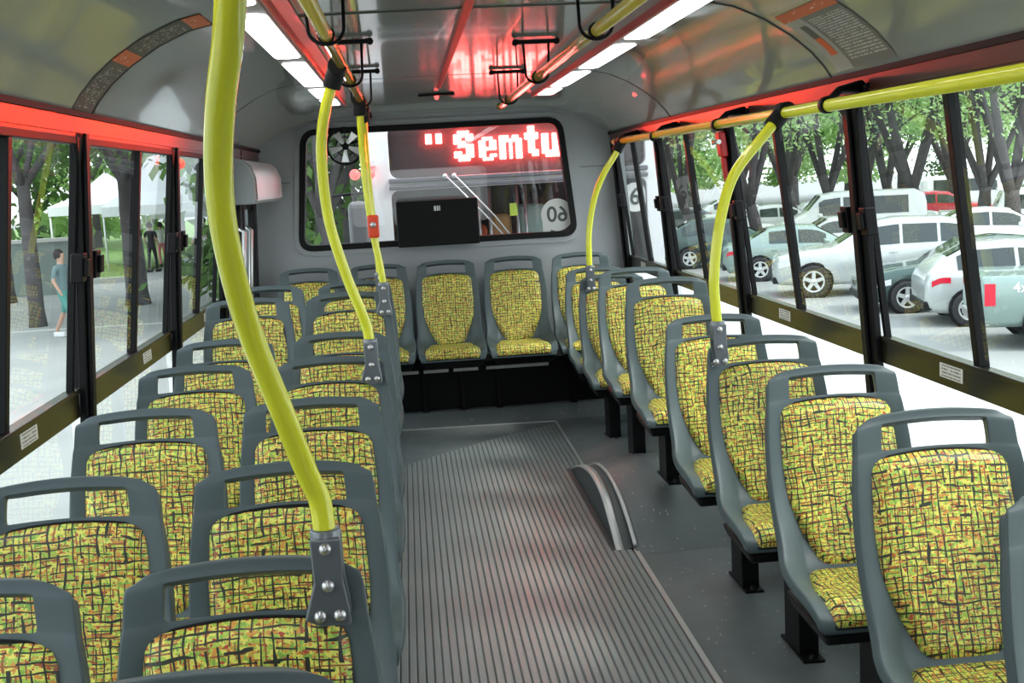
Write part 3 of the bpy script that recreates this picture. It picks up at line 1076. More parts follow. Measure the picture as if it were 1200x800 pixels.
# ------------------------------------------------------------------ poles and rails
def clamp(root, x, y, z, side):
    """cast bracket: socket around the tube foot, plate down over the seat corner, bolts"""
    mb = MB()
    mb.tube([(x, y, z - 0.005), (x, y, z + 0.055)], 0.0225, 14)
    c = mb.build('clamp_socket', CLAMP, root, bevel=0.003)
    mb = MB()
    yy = y - 0.024
    poly = [(x - 0.022, z + 0.045), (x - 0.020, z - 0.02), (x - 0.012 * side - 0.025, z - 0.075), (x + side * 0.006 - 0.022, z - 0.085), (x + side * 0.006 + 0.024, z - 0.085), (x + 0.028, z - 0.062), (x + 0.022, z - 0.02), (x + 0.022, z + 0.045)]
    mb.prism([poly], lambda a, b: (a, yy, b), lambda a, b: (a, yy + 0.012, b))
    mb.prism([poly], lambda a, b: (a, yy + 0.040, b), lambda a, b: (a, yy + 0.050, b))
    p = mb.build('clamp_plate', CLAMP, root, bevel=0.003)
    for bx, bz in ((x, z + 0.03), (x, z - 0.025), (x + 0.014, z - 0.070), (x - 0.014, z - 0.070)):
        mb = MB()
        mb.lathe([(0.0001, 0.007), (0.0075, 0.006), (0.0095, 0.0)], (bx, yy, bz), ax=(0, -1, 0), seg=10)
        mb.build('bolt', STEEL, p)

def pole(pts, r, label, top_conn=None, clamp_side=1, name='grab_pole'):
    b = pts[0]
    root = empty(name, b, label, 'pole', 'yellow bent grab poles')
    mb = MB(); mb.tube(spline(pts, 8), r, 16)
    mb.build('tube', YELLOW, root)
    clamp(root, b[0], b[1], b[2] - 0.03, clamp_side)
    if top_conn:
        p = Vector(pts[-1]); q = Vector(pts[-2])
        d = (p - q).normalized()
        mb = MB(); mb.tube([p - d * 0.05, p + d * 0.02], 0.027, 14)
        mb.tube([p + d * 0.015 + Vector((0, -0.035, 0)), p + d * 0.015 + Vector((0, 0.035, 0))], 0.027, 14)
        mb.build('joint_sleeve', RUBBER, root, bevel=0.003)
    return root
RR = 0.0165
P1 = [(-0.148, 1.70, 0.955), (-0.152, 1.70, 1.02), (-0.165, 1.68, 1.067), (-0.187, 1.62, 1.173), (-0.213, 1.55, 1.30), (-0.216, 1.45, 1.414), (-0.21, 1.40, 1.494), (-0.191, 1.33, 1.565), (-0.170, 1.28, 1.63), (-0.158, 1.25, 1.70), (-0.156, 1.22, 1.80)]
pole(P1, RR, 'nearest yellow grab pole, thick and S-bent, rising from the near left aisle seat', True)
P2 = [(-0.140, 3.74, 0.965), (-0.148, 3.74, 1.03), (-0.165, 3.73, 1.09), (-0.200, 3.72, 1.201), (-0.238, 3.70, 1.374), (-0.242, 3.66, 1.567), (-0.219, 3.62, 1.69), (-0.178, 3.60, 1.80)]
pole(P2, RR, 'second yellow grab pole on the left, bent, clamped to a middle aisle seat', True)
P3 = [(-0.150, 5.79, 1.02), (-0.152, 5.79, 1.12), (-0.165, 5.79, 1.369), (-0.172, 5.78, 1.612), (-0.165, 5.6, 1.80)]
pole(P3, RR * 0.9, 'far yellow grab pole standing on the last left aisle seat', True)
P4 = [(-0.118, 5.08, 1.03), (-0.125, 5.08, 1.12), (-0.150, 5.08, 1.30), (-0.165, 5.08, 1.55), (-0.165, 5.08, 1.80)]
p4 = pole(P4, RR * 0.9, 'far yellow grab pole with a red stop-request button box, crossing the last one', True)
mb = MB(); mb.box(-0.165, -0.118, 5.03, 5.065, 1.245, 1.34)
sb_ = mb.build('stop_button_box', mat('orange_red_box', (0.85, 0.07, 0.02), 0.35), p4, bevel=0.008)
mb = MB(); mb.lathe([(0.0001, 0.008), (0.011, 0.007), (0.013, 0.0)], (-0.142, 5.03, 1.30), ax=(0, -1, 0), seg=12)
mb.build('button', STEEL, sb_)
P5 = [(0.940, 3.62, 0.965), (0.935, 3.62, 1.03), (0.934, 3.62, 1.136), (0.957, 3.62, 1.294), (1.005, 3.62, 1.436), (1.105, 3.62, 1.553), (1.165, 3.64, 1.612)]
pole(P5, RR, 'nearer right yellow grab pole, curving up to the window rail', True, -1)
P6 = [(0.966, 6.40, 0.945), (0.966, 6.40, 1.02), (0.972, 6.40, 1.152), (1.005, 6.40, 1.313), (1.062, 6.40, 1.448), (1.13, 6.40, 1.55), (1.165, 6.40, 1.612)]
pole(P6, RR, 'far right yellow grab pole, curving up beside the rear window', True, -1)

# long window rail, right
wrail = empty('window_handrail', (1.17, 4.0, 1.615), 'long straight yellow handrail above the right windows', 'handrail')
mb = MB(); mb.tube([(1.17, 0.6, 1.605), (1.17, 6.62, 1.625)], 0.0175, 16)
mb.build('tube', YELLOW, wrail)
for y in (1.6, 3.25, 4.42, 5.55, 6.50):
    mb = MB()
    mb.tube([(1.17, y - 0.014, 1.616), (1.17, y + 0.014, 1.616)], 0.024, 14)
    mb.tube([(1.17, y, 1.62), (1.215, y + 0.03, 1.655), (1.29, y + 0.06, 1.665)], [0.013, 0.012, 0.018], 10)
    mb.tube([W(1, y + 0.02, 1.66, 0.005), W(1, y + 0.10, 1.66, 0.005)], 0.014, 8)
    mb.build('rail_bracket', PLASTICB, wrail)

def ceiling_rail(x, y0, y1, ys, label):
    root = empty('ceiling_handrail', (x, (y0 + y1) / 2, 1.82), label, 'handrail', 'ceiling handrails')
    mb = MB(); mb.tube([(x, y0, 1.82), (x, y1, 1.82)], RR, 16)
    mb.lathe([(0.0001, 0.01), (0.018, 0.008), (0.02, -0.01)], (x, y1, 1.82), ax=(0, 1, 0), seg=14)
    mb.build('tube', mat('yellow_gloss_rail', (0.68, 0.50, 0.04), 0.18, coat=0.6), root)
    for y in ys:
        mb = MB()
        # U-shaped loop hanging from a cross bar on the ceiling
        n = 12
        loop = []
        for k in range(n + 1):
            a = PI + PI * k / n
            loop.append((x + 0.042 * math.cos(a), y, 1.835 + 0.036 * math.sin(a)))
        loop = [(x - 0.046, y, 1.945)] + loop + [(x + 0.046, y, 1.945)]
        mb.tube(loop, 0.0045, 8)
        mb.box(x - 0.075, x + 0.075, y - 0.010, y + 0.010, 1.938, 1.953)
        mb.tube([(x - 0.075, y - 0.012, 1.945), (x - 0.075, y + 0.012, 1.945)], 0.012, 8)
        mb.tube([(x + 0.075, y - 0.012, 1.945), (x + 0.075, y + 0.012, 1.945)], 0.012, 8)
        mb.tube([(x, y - 0.012, 1.82), (x, y + 0.012, 1.82)], 0.021, 12)
        mb.build('rail_hanger', PLASTICB, root)
    return root
ceiling_rail(-0.16, 0.2, 5.65, (0.9, 2.9, 4.15, 5.25), 'yellow ceiling handrail on the left, reflecting red, above the bent poles')
ceiling_rail(0.505, 0.2, 6.1, (1.4, 3.05, 4.4, 5.6), 'yellow ceiling handrail on the right beside the light strip')

# ------------------------------------------------------------------ ceiling light strips
def light_strip(s, segs, label):
    x = CX + s
    root = empty('ceiling_light_strip', (x, 3.5, 1.95), label, 'ceiling light', 'ceiling light strips')
    mb = MB()
    # housing trough
    prof = [(-0.075, 1.951), (-0.060, 1.900), (-0.045, 1.885), (0.045, 1.885), (0.060, 1.900), (0.075, 1.951)]
    mb.prism([[(x + a, b) for a, b in prof]], lambda a, b: (a, -0.6, b), lambda a, b: (a, 6.45, b))
    mb.build('housing', mat('grey_light_housing', (0.34, 0.33, 0.35), 0.35), root)
    mb = MB()
    sd = 1 if s < 0 else -1
    mb.box(min(x + sd * 0.056, x + sd * 0.064), max(x + sd * 0.056, x + sd * 0.064), -0.6, 6.45, 1.880, 1.905)
    mb.build('red_edge_strip', REDSTRIP, root, bevel=0.003)
    for a, b in segs:
        mb = MB()
        n = 6
        L = []
        w_ = 0.040
        for k in range(n + 1):
            t = PI * k / n
            L.append((x + w_ * math.cos(t), b - 0.03 + 0.03 * math.sin(t)))
        for k in range(n + 1):
            t = PI + PI * k / n
            L.append((x + w_ * math.cos(t), a + 0.03 + 0.03 * math.sin(t)))
        mb.prism([L], lambda p, q: (p, q, 1.8815), lambda p, q: (p, q, 1.886))
        mb.build('diffuser', TUBE, root, bevel=0.0015)
segsL = [(-0.4, 0.6), (0.75, 1.72), (1.87, 2.82), (2.97, 3.98), (4.14, 5.12), (5.28, 5.80), (5.94, 6.36)]
light_strip(-0.555, segsL, 'lit ceiling light strip on the left with white diffusers')
segsR = [(-0.4, 0.6), (0.75, 1.72), (1.87, 2.82), (2.95, 3.88), (4.03, 4.88), (5.03, 5.80), (5.94, 6.36)]
light_strip(0.555, segsR, 'lit ceiling light strip on the right with white diffusers')

# red dome lamp at the rear of the ceiling and its black base
dl = empty('ceiling_dome_lamp', (0.205, 6.72, 1.935), 'small lit red lamp on a black oval base at the rear of the ceiling', 'lamp')
mb = MB()
for k in range(1):
    base = [(0.205 + 0.10 * math.cos(2 * PI * i / 24), 6.66 + 0.045 * math.sin(2 * PI * i / 24)) for i in range(24)]
    mb.prism([base], lambda a, b: (a, b, 1.925), lambda a, b: (a, b, 1.945))
mb.build('base', PLASTICB, dl, bevel=0.003)
mb = MB(); mb.lathe([(0.0001, -0.022), (0.009, -0.018), (0.013, -0.006), (0.013, 0.0)], (0.205, 6.66, 1.925), seg=14)
mb.build('bulb', REDLAMP, dl)
rl_ = empty('indicator_lamp', (1.085, 5.6, 1.80), 'tiny lit red indicator on the right ceiling cove', 'lamp')
mb = MB(); mb.lathe([(0.0001, 0.012), (0.008, 0.010), (0.012, 0.0)], (1.115, 5.7, 1.823), ax=(-0.6, -0.2, -0.75), seg=12)
mb.build('lens', REDLAMP, rl_)

# ------------------------------------------------------------------ small fittings
def ceil_z(s):
    s = abs(s)
    H = [(a, b) for a, b in CP if a >= 0]
    for (a, za), (b, zb) in zip(H, H[1:]):
        if a <= s <= b:
            return za + (zb - za) * (s - a) / (b - a)
    return 1.70
def cove_patch(mb, side, s0, s1, y0, y1, n=10, dy=0.0, drop=0.003):
    """thin sticker following the cove; returns uvs"""
    vs = []; uv = []
    for lay in (drop, drop - 0.002):
        for i in range(n + 1):
            s_ = s0 + (s1 - s0) * i / n
            for (yy, v) in ((y0, 0), (y1, 1)):
                vs.append((CX + side * s_, yy, ceil_z(s_) - lay))
                uv.append((v, i / n))
    fs = [(2 * i, 2 * i + 1, 2 * i + 3, 2 * i + 2) for i in range(n)]
    o = 2 * (n + 1)
    fs += [tuple(k + o for k in f)[::-1] for f in fs]
    mb.add(vs, fs, 0, True)
    return uv
strip = empty('notice_strip', (CX - 0.95, 3.4, 1.8), 'long dark notice strip with two orange patches on the left ceiling cove', 'sticker')
for nm, a, b, M in (('dark_panel', 1.085, 0.965, STRIPM), ('orange_panel', 0.965, 0.925, ORPRINT), ('dark_panel', 0.925, 0.775, STRIPM), ('orange_panel', 0.775, 0.725, ORPRINT)):
    mb = MB(); uv = cove_patch(mb, -1, a, b, 3.34, 3.54)
    mb.build(nm, M, strip, uvs=uv, recalc=False)
post = empty('info_notice', (CX + 1.0, 3.2, 1.8), 'grey printed notice with orange heading on the right ceiling cove', 'sticker')
for nm, a, b, M, ya_, yb_ in (('orange_heading', 0.89, 0.92, ORPRINT, 3.05, 3.48), ('printed_panel', 0.92, 1.075, POSTERM, 3.05, 3.35),
                              ('picture_panel', 0.92, 1.075, mat('pale_picture_panel', (0.42, 0.42, 0.38), 0.5), 3.35, 3.48)):
    mb = MB(); uv = cove_patch(mb, 1, a, b, ya_, yb_)
    mb.build(nm, M, post, uvs=uv, recalc=False)
mb = MB(); cove_patch(mb, 1, 0.945, 0.99, 3.38, 3.43, drop=0.0045); mb.build('dark_figure', DARKTXT, post, recalc=False)
mb = MB(); cove_patch(mb, 1, 0.99, 1.04, 3.38, 3.43, drop=0.0045); mb.build('red_figure', ORANGEP, post, recalc=False)

# emergency hammer, red, on the right pillar
hm = empty('emergency_hammer', W(1, 4.72, 1.5, 0.02), 'red emergency hammer hanging by the right window pillar behind the rail', 'hammer')
mb = MB()
slab(mb, 1, 4.76, 4.82, 1.50, 1.60, 0.02, 0.05); slab(mb, 1, 4.775, 4.805, 1.40, 1.50, 0.025, 0.045)
mb.build('holder', REDSTRIP, hm, bevel=0.006)
mb = MB(); mb.tube([W(1, 4.75, 1.56, 0.055), W(1, 4.83, 1.56, 0.055)], 0.010, 10)
mb.build('hammer_head', STEEL, hm)

# fan in the upper left of the rear window
fan = empty('rear_fan', (-0.34, 7.25, 1.70), 'round black fan in front of the rear window upper left', 'fan')
FC = Vector((-0.34, 7.25, 1.70)); FA = Vector((0.15, -1, -0.1)).normalized()
FU = FA.cross(Vector((0, 0, 1))).normalized(); FV = FA.cross(FU)
mb = MB()
for rr, off in ((0.105, 0.0), (0.105, 0.03), (0.055, 0.036)):
    mb.tube([FC + FA * off + (FU * math.cos(2 * PI * k / 28) + FV * math.sin(2 * PI * k / 28)) * rr for k in range(28)], 0.004 if rr < 0.1 else 0.007, 6, closed=True)
for k in range(8):
    a = 2 * PI * k / 8
    e = FU * math.cos(a) + FV * math.sin(a)
    mb.tube([FC + FA * 0.04 + e * 0.02, FC + FA * 0.036 + e * 0.07, FC + FA * 0.0 + e * 0.105], 0.0028, 5)
mb.build('cage', PLASTICB, fan)
mb = MB()
for k in range(5):
    a = 2 * PI * k / 5 + 0.3
    e = FU * math.cos(a) + FV * math.sin(a); t_ = FA.cross(e)
    q = [FC + e * 0.02 - t_ * 0.008 + FA * 0.044, FC + e * 0.09 - t_ * 0.026 + FA * 0.05, FC + e * 0.092 + t_ * 0.018 + FA * 0.044, FC + e * 0.02 + t_ * 0.008 + FA * 0.044]
    mb.add(q + [p - FA * 0.002 for p in q], [(0, 1, 2, 3), (7, 6, 5, 4), (0, 1, 5, 4), (1, 2, 6, 5), (2, 3, 7, 6), (3, 0, 4, 7)])
mb.build('blades', mat('pale_fan_blades', (0.92, 0.92, 0.92), 0.2, 0.6), fan)
mb = MB(); mb.lathe([(0.0001, 0.045), (0.022, 0.042), (0.026, 0.03), (0.026, -0.06), (0.0001, -0.06)], FC, ax=FA, seg=16)
mb.build('motor', PLASTICB, fan)
mb = MB(); mb.tube([FC - FA * 0.05, FC - FA * 0.05 + Vector((0.12, 0.02, 0.03)), (-0.20, 7.40, 1.84), (-0.20, 7.43, 1.875)], 0.009, 8)
mb.box(-0.23, -0.17, 7.40, 7.46, 1.865, 1.885)
mb.build('bracket', PLASTICB, fan)

# black box in the rear window, 60 disc
bx = empty('black_equipment_box', (0.19, 7.42, 1.07), 'plain black box standing against the bottom of the rear window', 'box')
mb = MB(); mb.box(-0.062, 0.438, 7.36, 7.475, 1.072, 1.352)
mb.build('casing', BLACK, bx, bevel=0.006)
mb = MB(); mb.box(0.168, 0.182, 7.358, 7.3605, 1.285, 1.315); mb.box(0.186, 0.196, 7.358, 7.3605, 1.285, 1.315); mb.box(0.200, 0.206, 7.358, 7.3605, 1.285, 1.315)
mb.build('small_mark', DISCW, bx)

def text_mesh(body, size, name, M, parent=None, depth=0.002, bold=0.0):
    cu = bpy.data.curves.new(name, 'FONT')
    cu.body = body; cu.size = size; cu.extrude = depth; cu.offset = bold
    cu.align_x = 'CENTER'; cu.align_y = 'CENTER'
    tmp = bpy.data.objects.new(name, cu)
    COL.objects.link(tmp)
    dg = bpy.context.evaluated_depsgraph_get(); dg.update()
    me = bpy.data.meshes.new_from_object(tmp.evaluated_get(dg))
    COL.objects.unlink(tmp); bpy.data.objects.remove(tmp)
    o = bpy.data.objects.new(name, me)
    me.materials.clear(); me.materials.append(M)
    COL.objects.link(o)
    if parent: o.parent = parent
    return o
d60 = empty('route_number_disc', (0.945, 7.525, 1.212), 'white round sticker reading 60, seen mirrored, low right on the rear window', 'sticker')
mb = MB(); mb.lathe([(0.0001, 0.002), (0.102, 0.002), (0.102, -0.002), (0.0001, -0.002)], (0.945, 7.528, 1.212), ax=(0, 1, 0), seg=40, smooth=False)
mb.box(0.850, 0.90, 7.5262, 7.5298, 1.095, 1.20)
mb.build('disc', DISCW, d60)
o = text_mesh('60', 0.135, 'figures', DARKTXT, d60, 0.0008, 0.002)
o.location = (0, 0.001 - 0.0005, 0)
o.rotation_euler = (PI / 2, 0, PI)       # meant to be read from outside, so mirrored from in here
mb = MB()

# ------------------------------------------------------------------ outside: ground
GZ = -1.25
mb = MB(); mb.box(-90, 110, -40, 160, GZ - 0.3, GZ)
gr = mb.build('ground', ASPHALT); tag(gr, 'pale asphalt around the bus', 'ground', kind='structure')
mb = MB(); mb.box(-80, -9.5, 40, 120, GZ, GZ + 0.12)
g2 = mb.build('grass_verge', GRASS); tag(g2, 'green lawn beyond the left pavement', 'lawn', kind='structure')
mb = MB(); mb.box(-80, -9.2, 39.7, 40, GZ, GZ + 0.16)
g3 = mb.build('kerb', CURB); tag(g3, 'pale kerb along the left lawn', 'kerb', kind='structure')
mb = MB()
mb.box(-9.0, -8.8, 8, 26, GZ, GZ + 0.012); mb.box(-16, -4, 26, 26.2, GZ, GZ + 0.012)
g4 = mb.build('road_marking', CURB); tag(g4, 'pale painted line on the left pavement', 'road marking', kind='structure')

# ------------------------------------------------------------------ trees
def tree(x, y, h, spread, seed, leafmat, label, group, trunk_r=0.3, nleaf=2600, low=2.0, lean=0.0, leaf=0.30, fork=2.2, twigs=3):
    rd = random.Random(seed)
    root = empty('tree', (x, y, GZ), label, 'tree', group)
    trunk_r *= 0.72; mb = MB()
    base = Vector((x, y, GZ - 0.05))
    fk = base + Vector((lean, 0, fork))
    mb.tube(spline([base, base + Vector((lean * 0.3, 0, fork * 0.5)), fk], 4), [trunk_r * 1.3] + [trunk_r * 1.05] * 3 + [trunk_r * 0.95] * 3 + [trunk_r * 0.85] * 2, 10)
    tips = []
    nl = rd.choice((3, 4, 4, 5))
    for i in range(nl):
        a = 2 * PI * (i + rd.uniform(-0.25, 0.25)) / nl + rd.uniform(0, 1)
        out = rd.uniform(0.35, 0.65) * spread
        mid = fk + Vector((math.cos(a) * out * 0.40, math.sin(a) * out * 0.40, (h - fork) * 0.30))
        mid2 = fk + Vector((math.cos(a + .2) * out * 0.62, math.sin(a + .2) * out * 0.62, (h - fork) * 0.58))
        end = fk + Vector((math.cos(a) * out, math.sin(a) * out, (h - fork) * rd.uniform(0.78, 0.95)))
        sp_ = spline([fk - Vector((0, 0, 0.2)), mid, mid2, end], 4)
        r0 = trunk_r * rd.uniform(0.5, 0.68)
        mb.tube(sp_, [r0 * (1 - 0.75 * k / (len(sp_) - 1)) for k in range(len(sp_))], 8)
        tips += [mid2, end]
        for j in range(twigs):
            st = sp_[rd.randint(3, len(sp_) - 3)]
            a2 = a + rd.uniform(-1.3, 1.3)
            L = rd.uniform(0.3, 0.55) * spread
            e2 = st + Vector((math.cos(a2) * L, math.sin(a2) * L, rd.uniform(0.0, 0.5) * L + 0.3))
            m2 = (st + e2) / 2 + Vector((0, 0, rd.uniform(-0.1, 0.35)))
            s2 = spline([st, m2, e2], 3)
            mb.tube(s2, [r0 * 0.42 * (1 - 0.7 * k / (len(s2) - 1)) for k in range(len(s2))], 6)
            tips += [e2]
    mb.build('trunk', BARK, root)
    vs = []; fs = []
    for t in tips + [Vector((x + rd.uniform(-1, 1) * spread * 0.6, y + rd.uniform(-1, 1) * spread * 0.6, GZ + low + rd.uniform(0, 1) * (h - low))) for _ in range(12)]:
        R_ = rd.uniform(0.7, 1.25)
        n = max(1, nleaf // (len(tips) + 12))
        for _ in range(n):
            q = Vector((rd.gauss(0, 1), rd.gauss(0, 1), rd.gauss(0, 0.75))) * 0.62 * R_
            c = t + q
            if c.z < GZ + low: c.z = GZ + low + rd.random() * 1.2
            u = Vector((rd.gauss(0, 1), rd.gauss(0, 1), rd.gauss(0, 1))).normalized()
            v = u.orthogonal().normalized()
            s_ = leaf * rd.uniform(0.4, 1.0)
            o_ = len(vs)
            vs += [c - u * s_ * 0.5, c + v * s_ * 0.28, c + u * s_ * 0.5, c - v * s_ * 0.28]
            fs.append((o_, o_ + 1, o_ + 2, o_ + 3))
    mb = MB(); mb.add(vs, fs)
    f_ = mb.build('foliage', leafmat, root, recalc=False)
    f_['kind'] = 'stuff'
    return root

def px_at(px, y):
    """world x on the ray of photo column px (near the horizon) at depth y"""
    d = Vector((px - 600, 190 - 400, FPX))
    wx = Xc.dot(d); wy = Yc.dot(d)
    return wx / wy * y
rt = [(768, 42, 6.5, 4.0, .26, 0), (812, 36, 6.5, 3.6, .22, 0), (852, 50, 8, 5, .30, 1), (888, 33, 6.5, 3.6, .25, 1), (930, 44, 7.5, 4.5, .30, 0),
      (965, 38, 7, 4.2, .26, 1), (1005, 47, 8, 5, .32, 0), (1045, 40, 7.5, 4.5, .27, 1), (1078, 36, 7, 4.2, .36, 0), (1118, 46, 8, 5, .34, 1),
      (1152, 34, 7, 4.2, .27, 0), (1188, 30, 7, 4.0, .30, 1), (1225, 38, 8, 4.6, .32, 0), (1290, 33, 7.5, 4.5, .30, 0)]
names_r = ['behind the last right window', 'slim, behind the fourth right window', 'dark trunk left of the near right pole', 'forked, right of the near right pole', 'straight trunk above the silver car roofs',
           'slim, behind the silver off-roader bonnet', 'hidden partly by the thick window pillar', 'narrow, right of the thick window pillar', 'broad forked trunk above the silver off-roader', 'behind the small red car',
           'leaning, above the white pickup', 'at the right edge with crossing branches', 'beyond the right edge of the picture', 'far beyond the right edge']
for i, (px, y, h, s_, tr_, k) in enumerate(rt):
    tree(px_at(px, y), y, h + 3.0, s_ * 1.05, 100 + i, (LEAF1, LEAF3)[k], 'grey-barked park tree, ' + names_r[i], 'trees beyond the car park',
         trunk_r=tr_, nleaf=5600, low=3.0, twigs=6, lean=random.Random(i).uniform(-0.5, 0.5), fork=1.7, leaf=0.20)
for i in range(9):
    px = 745 + i * 62
    tree(px_at(px, 72 + (i % 3) * 5), 72 + (i % 3) * 5, 9.5, 8, 300 + i, (LEAF1, LEAF3, LEAF2)[i % 3], 'far park tree closing the view, standing %s in the distant row' % ['first', 'second', 'third', 'fourth', 'fifth', 'sixth', 'seventh', 'eighth', 'ninth'][i],
         'distant trees on the right', trunk_r=0.3, nleaf=8500, low=1.2, leaf=0.45, fork=2.0)
lt = [(146, 31, 8, 5, .36, 2), (24, 27, 7, 4.0, .22, 2), (-10, 34, 8, 5, .3, 2), (95, 62, 9, 6, .3, 0), (205, 60, 8, 5, .28, 0), (-60, 30, 8, 5, .3, 2), (245, 50, 9, 6, .3, 2)]
names_l = ['thick dark trunk in front of the white tents', 'dark, behind the nearest visible left window', 'dark, at the left edge', 'behind the walking person', 'right of the tents', 'beyond the left edge', 'behind the narrow last left window']
for i, (px, y, h, s_, tr_, k) in enumerate(lt):
    tree(px_at(px, y), y, h, s_, 500 + i, (LEAF1, LEAF3, LEAF2)[k], 'park tree on the left side, ' + names_l[i], 'trees on the left', trunk_r=tr_, nleaf=6000, low=3.3, fork=3.3, leaf=0.22)
for i in range(5):
    px = -30 + i * 68
    tree(px_at(px, 66 + (i % 2) * 5), 66 + (i % 2) * 5, 9, 8, 700 + i, (LEAF2, LEAF1)[i % 2], 'far park tree behind the tents, %s from the left' % ['first', 'second', 'third', 'fourth', 'fifth'][i], 'distant trees on the left', trunk_r=0.3, nleaf=2600, low=0.6, leaf=0.7)
for i, px in enumerate((374, 405, 440)):
    tree(px_at(px, 26 + 3 * i), 26 + 3 * i, 8, 5.5, 800 + i, LEAF2, 'dark tree seen through the rear window, %s' % ['leftmost', 'behind the fan', 'beside the other bus', 'behind the corner panel'][i], 'trees behind the bus', trunk_r=0.28, nleaf=9000, low=0.5, leaf=0.45)

for i, px in enumerate((350, 385, 425)):
    tree(px_at(px, 42 + 2 * i), 42 + 2 * i, 9, 7, 850 + i, LEAF2, 'tall dark tree far behind the other bus, %s of three' % ['leftmost', 'middle', 'rightmost'][i], 'trees behind the bus', trunk_r=0.3, nleaf=9000, low=0.4, leaf=0.6)

# ------------------------------------------------------------------ cars
def interp(keys, x):
    if x <= keys[0][0]: return keys[0][1:]
    for a, b in zip(keys, keys[1:]):
        if x <= b[0]:
            t = (x - a[0]) / (b[0] - a[0])
            return tuple(p + (q - p) * t for p, q in zip(a[1:], b[1:]))
    return keys[-1][1:]

CARS = {
    # x from the front: (x, z_bottom, z_belt, z_top, half width low, half width top)
    'offroader': dict(L=4.6, r=0.37, wx=(0.88, 3.62), k=[(0, .42, .80, .84, .62, .50), (.12, .30, .92, .95, .80, .64), (.5, .28, 1.0, 1.04, .88, .72), (1.35, .28, 1.08, 1.12, .92, .74), (2.15, .28, 1.10, 1.62, .92, .62), (2.7, .28, 1.12, 1.70, .92, .66), (3.7, .28, 1.14, 1.68, .92, .66), (4.25, .30, 1.14, 1.58, .90, .62), (4.5, .32, 1.12, 1.20, .86, .66), (4.6, .45, .95, 1.0, .78, .60)],
                      cab=(1.5, 4.3), win=[(1.95, 2.75), (2.82, 3.55), (3.62, 4.12)]),
    'hatch': dict(L=4.1, r=0.32, wx=(0.80, 3.35), k=[(0, .36, .62, .66, .60, .48), (.12, .24, .74, .78, .78, .62), (.6, .2, .84, .88, .84, .70), (1.2, .2, .92, .96, .86, .70), (2.0, .2, .95, 1.42, .86, .56), (2.6, .2, .97, 1.48, .86, .58), (3.3, .2, .99, 1.44, .86, .58), (3.85, .24, 1.0, 1.15, .84, .60), (4.02, .28, .92, .98, .80, .62), (4.1, .4, .80, .84, .70, .58)],
                  cab=(1.3, 3.8), win=[(1.75, 2.5), (2.57, 3.2), (3.26, 3.55)]),
    'sedan': dict(L=4.5, r=0.32, wx=(0.85, 3.55), k=[(0, .36, .60, .64, .60, .48), (.12, .24, .72, .76, .78, .64), (.7, .2, .84, .88, .85, .72), (1.35, .2, .92, .95, .86, .72), (2.1, .2, .94, 1.38, .86, .56), (2.7, .2, .95, 1.42, .86, .58), (3.3, .2, .96, 1.36, .86, .57), (3.9, .2, .97, 1.03, .86, .68), (4.35, .24, .92, .97, .82, .68), (4.5, .4, .80, .84, .72, .60)],
                  cab=(1.45, 3.8), win=[(1.85, 2.55), (2.62, 3.3)]),
    'pickup': dict(L=5.2, r=0.39, wx=(0.95, 4.15), k=[(0, .5, .85, .9, .66, .5), (.12, .38, 1.0, 1.04, .82, .66), (.6, .36, 1.08, 1.12, .90, .74), (1.4, .36, 1.12, 1.16, .92, .74), (2.0, .36, 1.14, 1.70, .92, .62), (2.5, .36, 1.14, 1.76, .92, .66), (3.3, .36, 1.14, 1.74, .92, .66), (3.5, .36, 1.14, 1.20, .92, .80), (3.55, .36, 1.14, 1.16, .92, .86), (5.15, .36, 1.14, 1.16, .92, .86), (5.2, .42, 1.10, 1.12, .90, .84)],
                   cab=(1.5, 3.5), win=[(1.8, 2.5), (2.58, 3.25)]),
    'van': dict(L=4.8, r=0.34, wx=(0.8, 3.8), k=[(0, .4, .85, .9, .66, .5), (.12, .28, 1.0, 1.04, .85, .66), (.5, .26, 1.1, 1.14, .92, .7), (.9, .26, 1.14, 1.3, .94, .72), (1.4, .26, 1.16, 1.88, .94, .74), (2.0, .26, 1.16, 1.96, .94, .80), (4.5, .26, 1.16, 1.94, .94, .80), (4.75, .3, 1.14, 1.8, .92, .78), (4.8, .4, 1.1, 1.6, .9, .76)],
                cab=(.9, 4.6), win=[(1.3, 2.0), (2.1, 3.0), (3.1, 4.2)]),
}
CAR_S = 0.88
proto_cache = {}
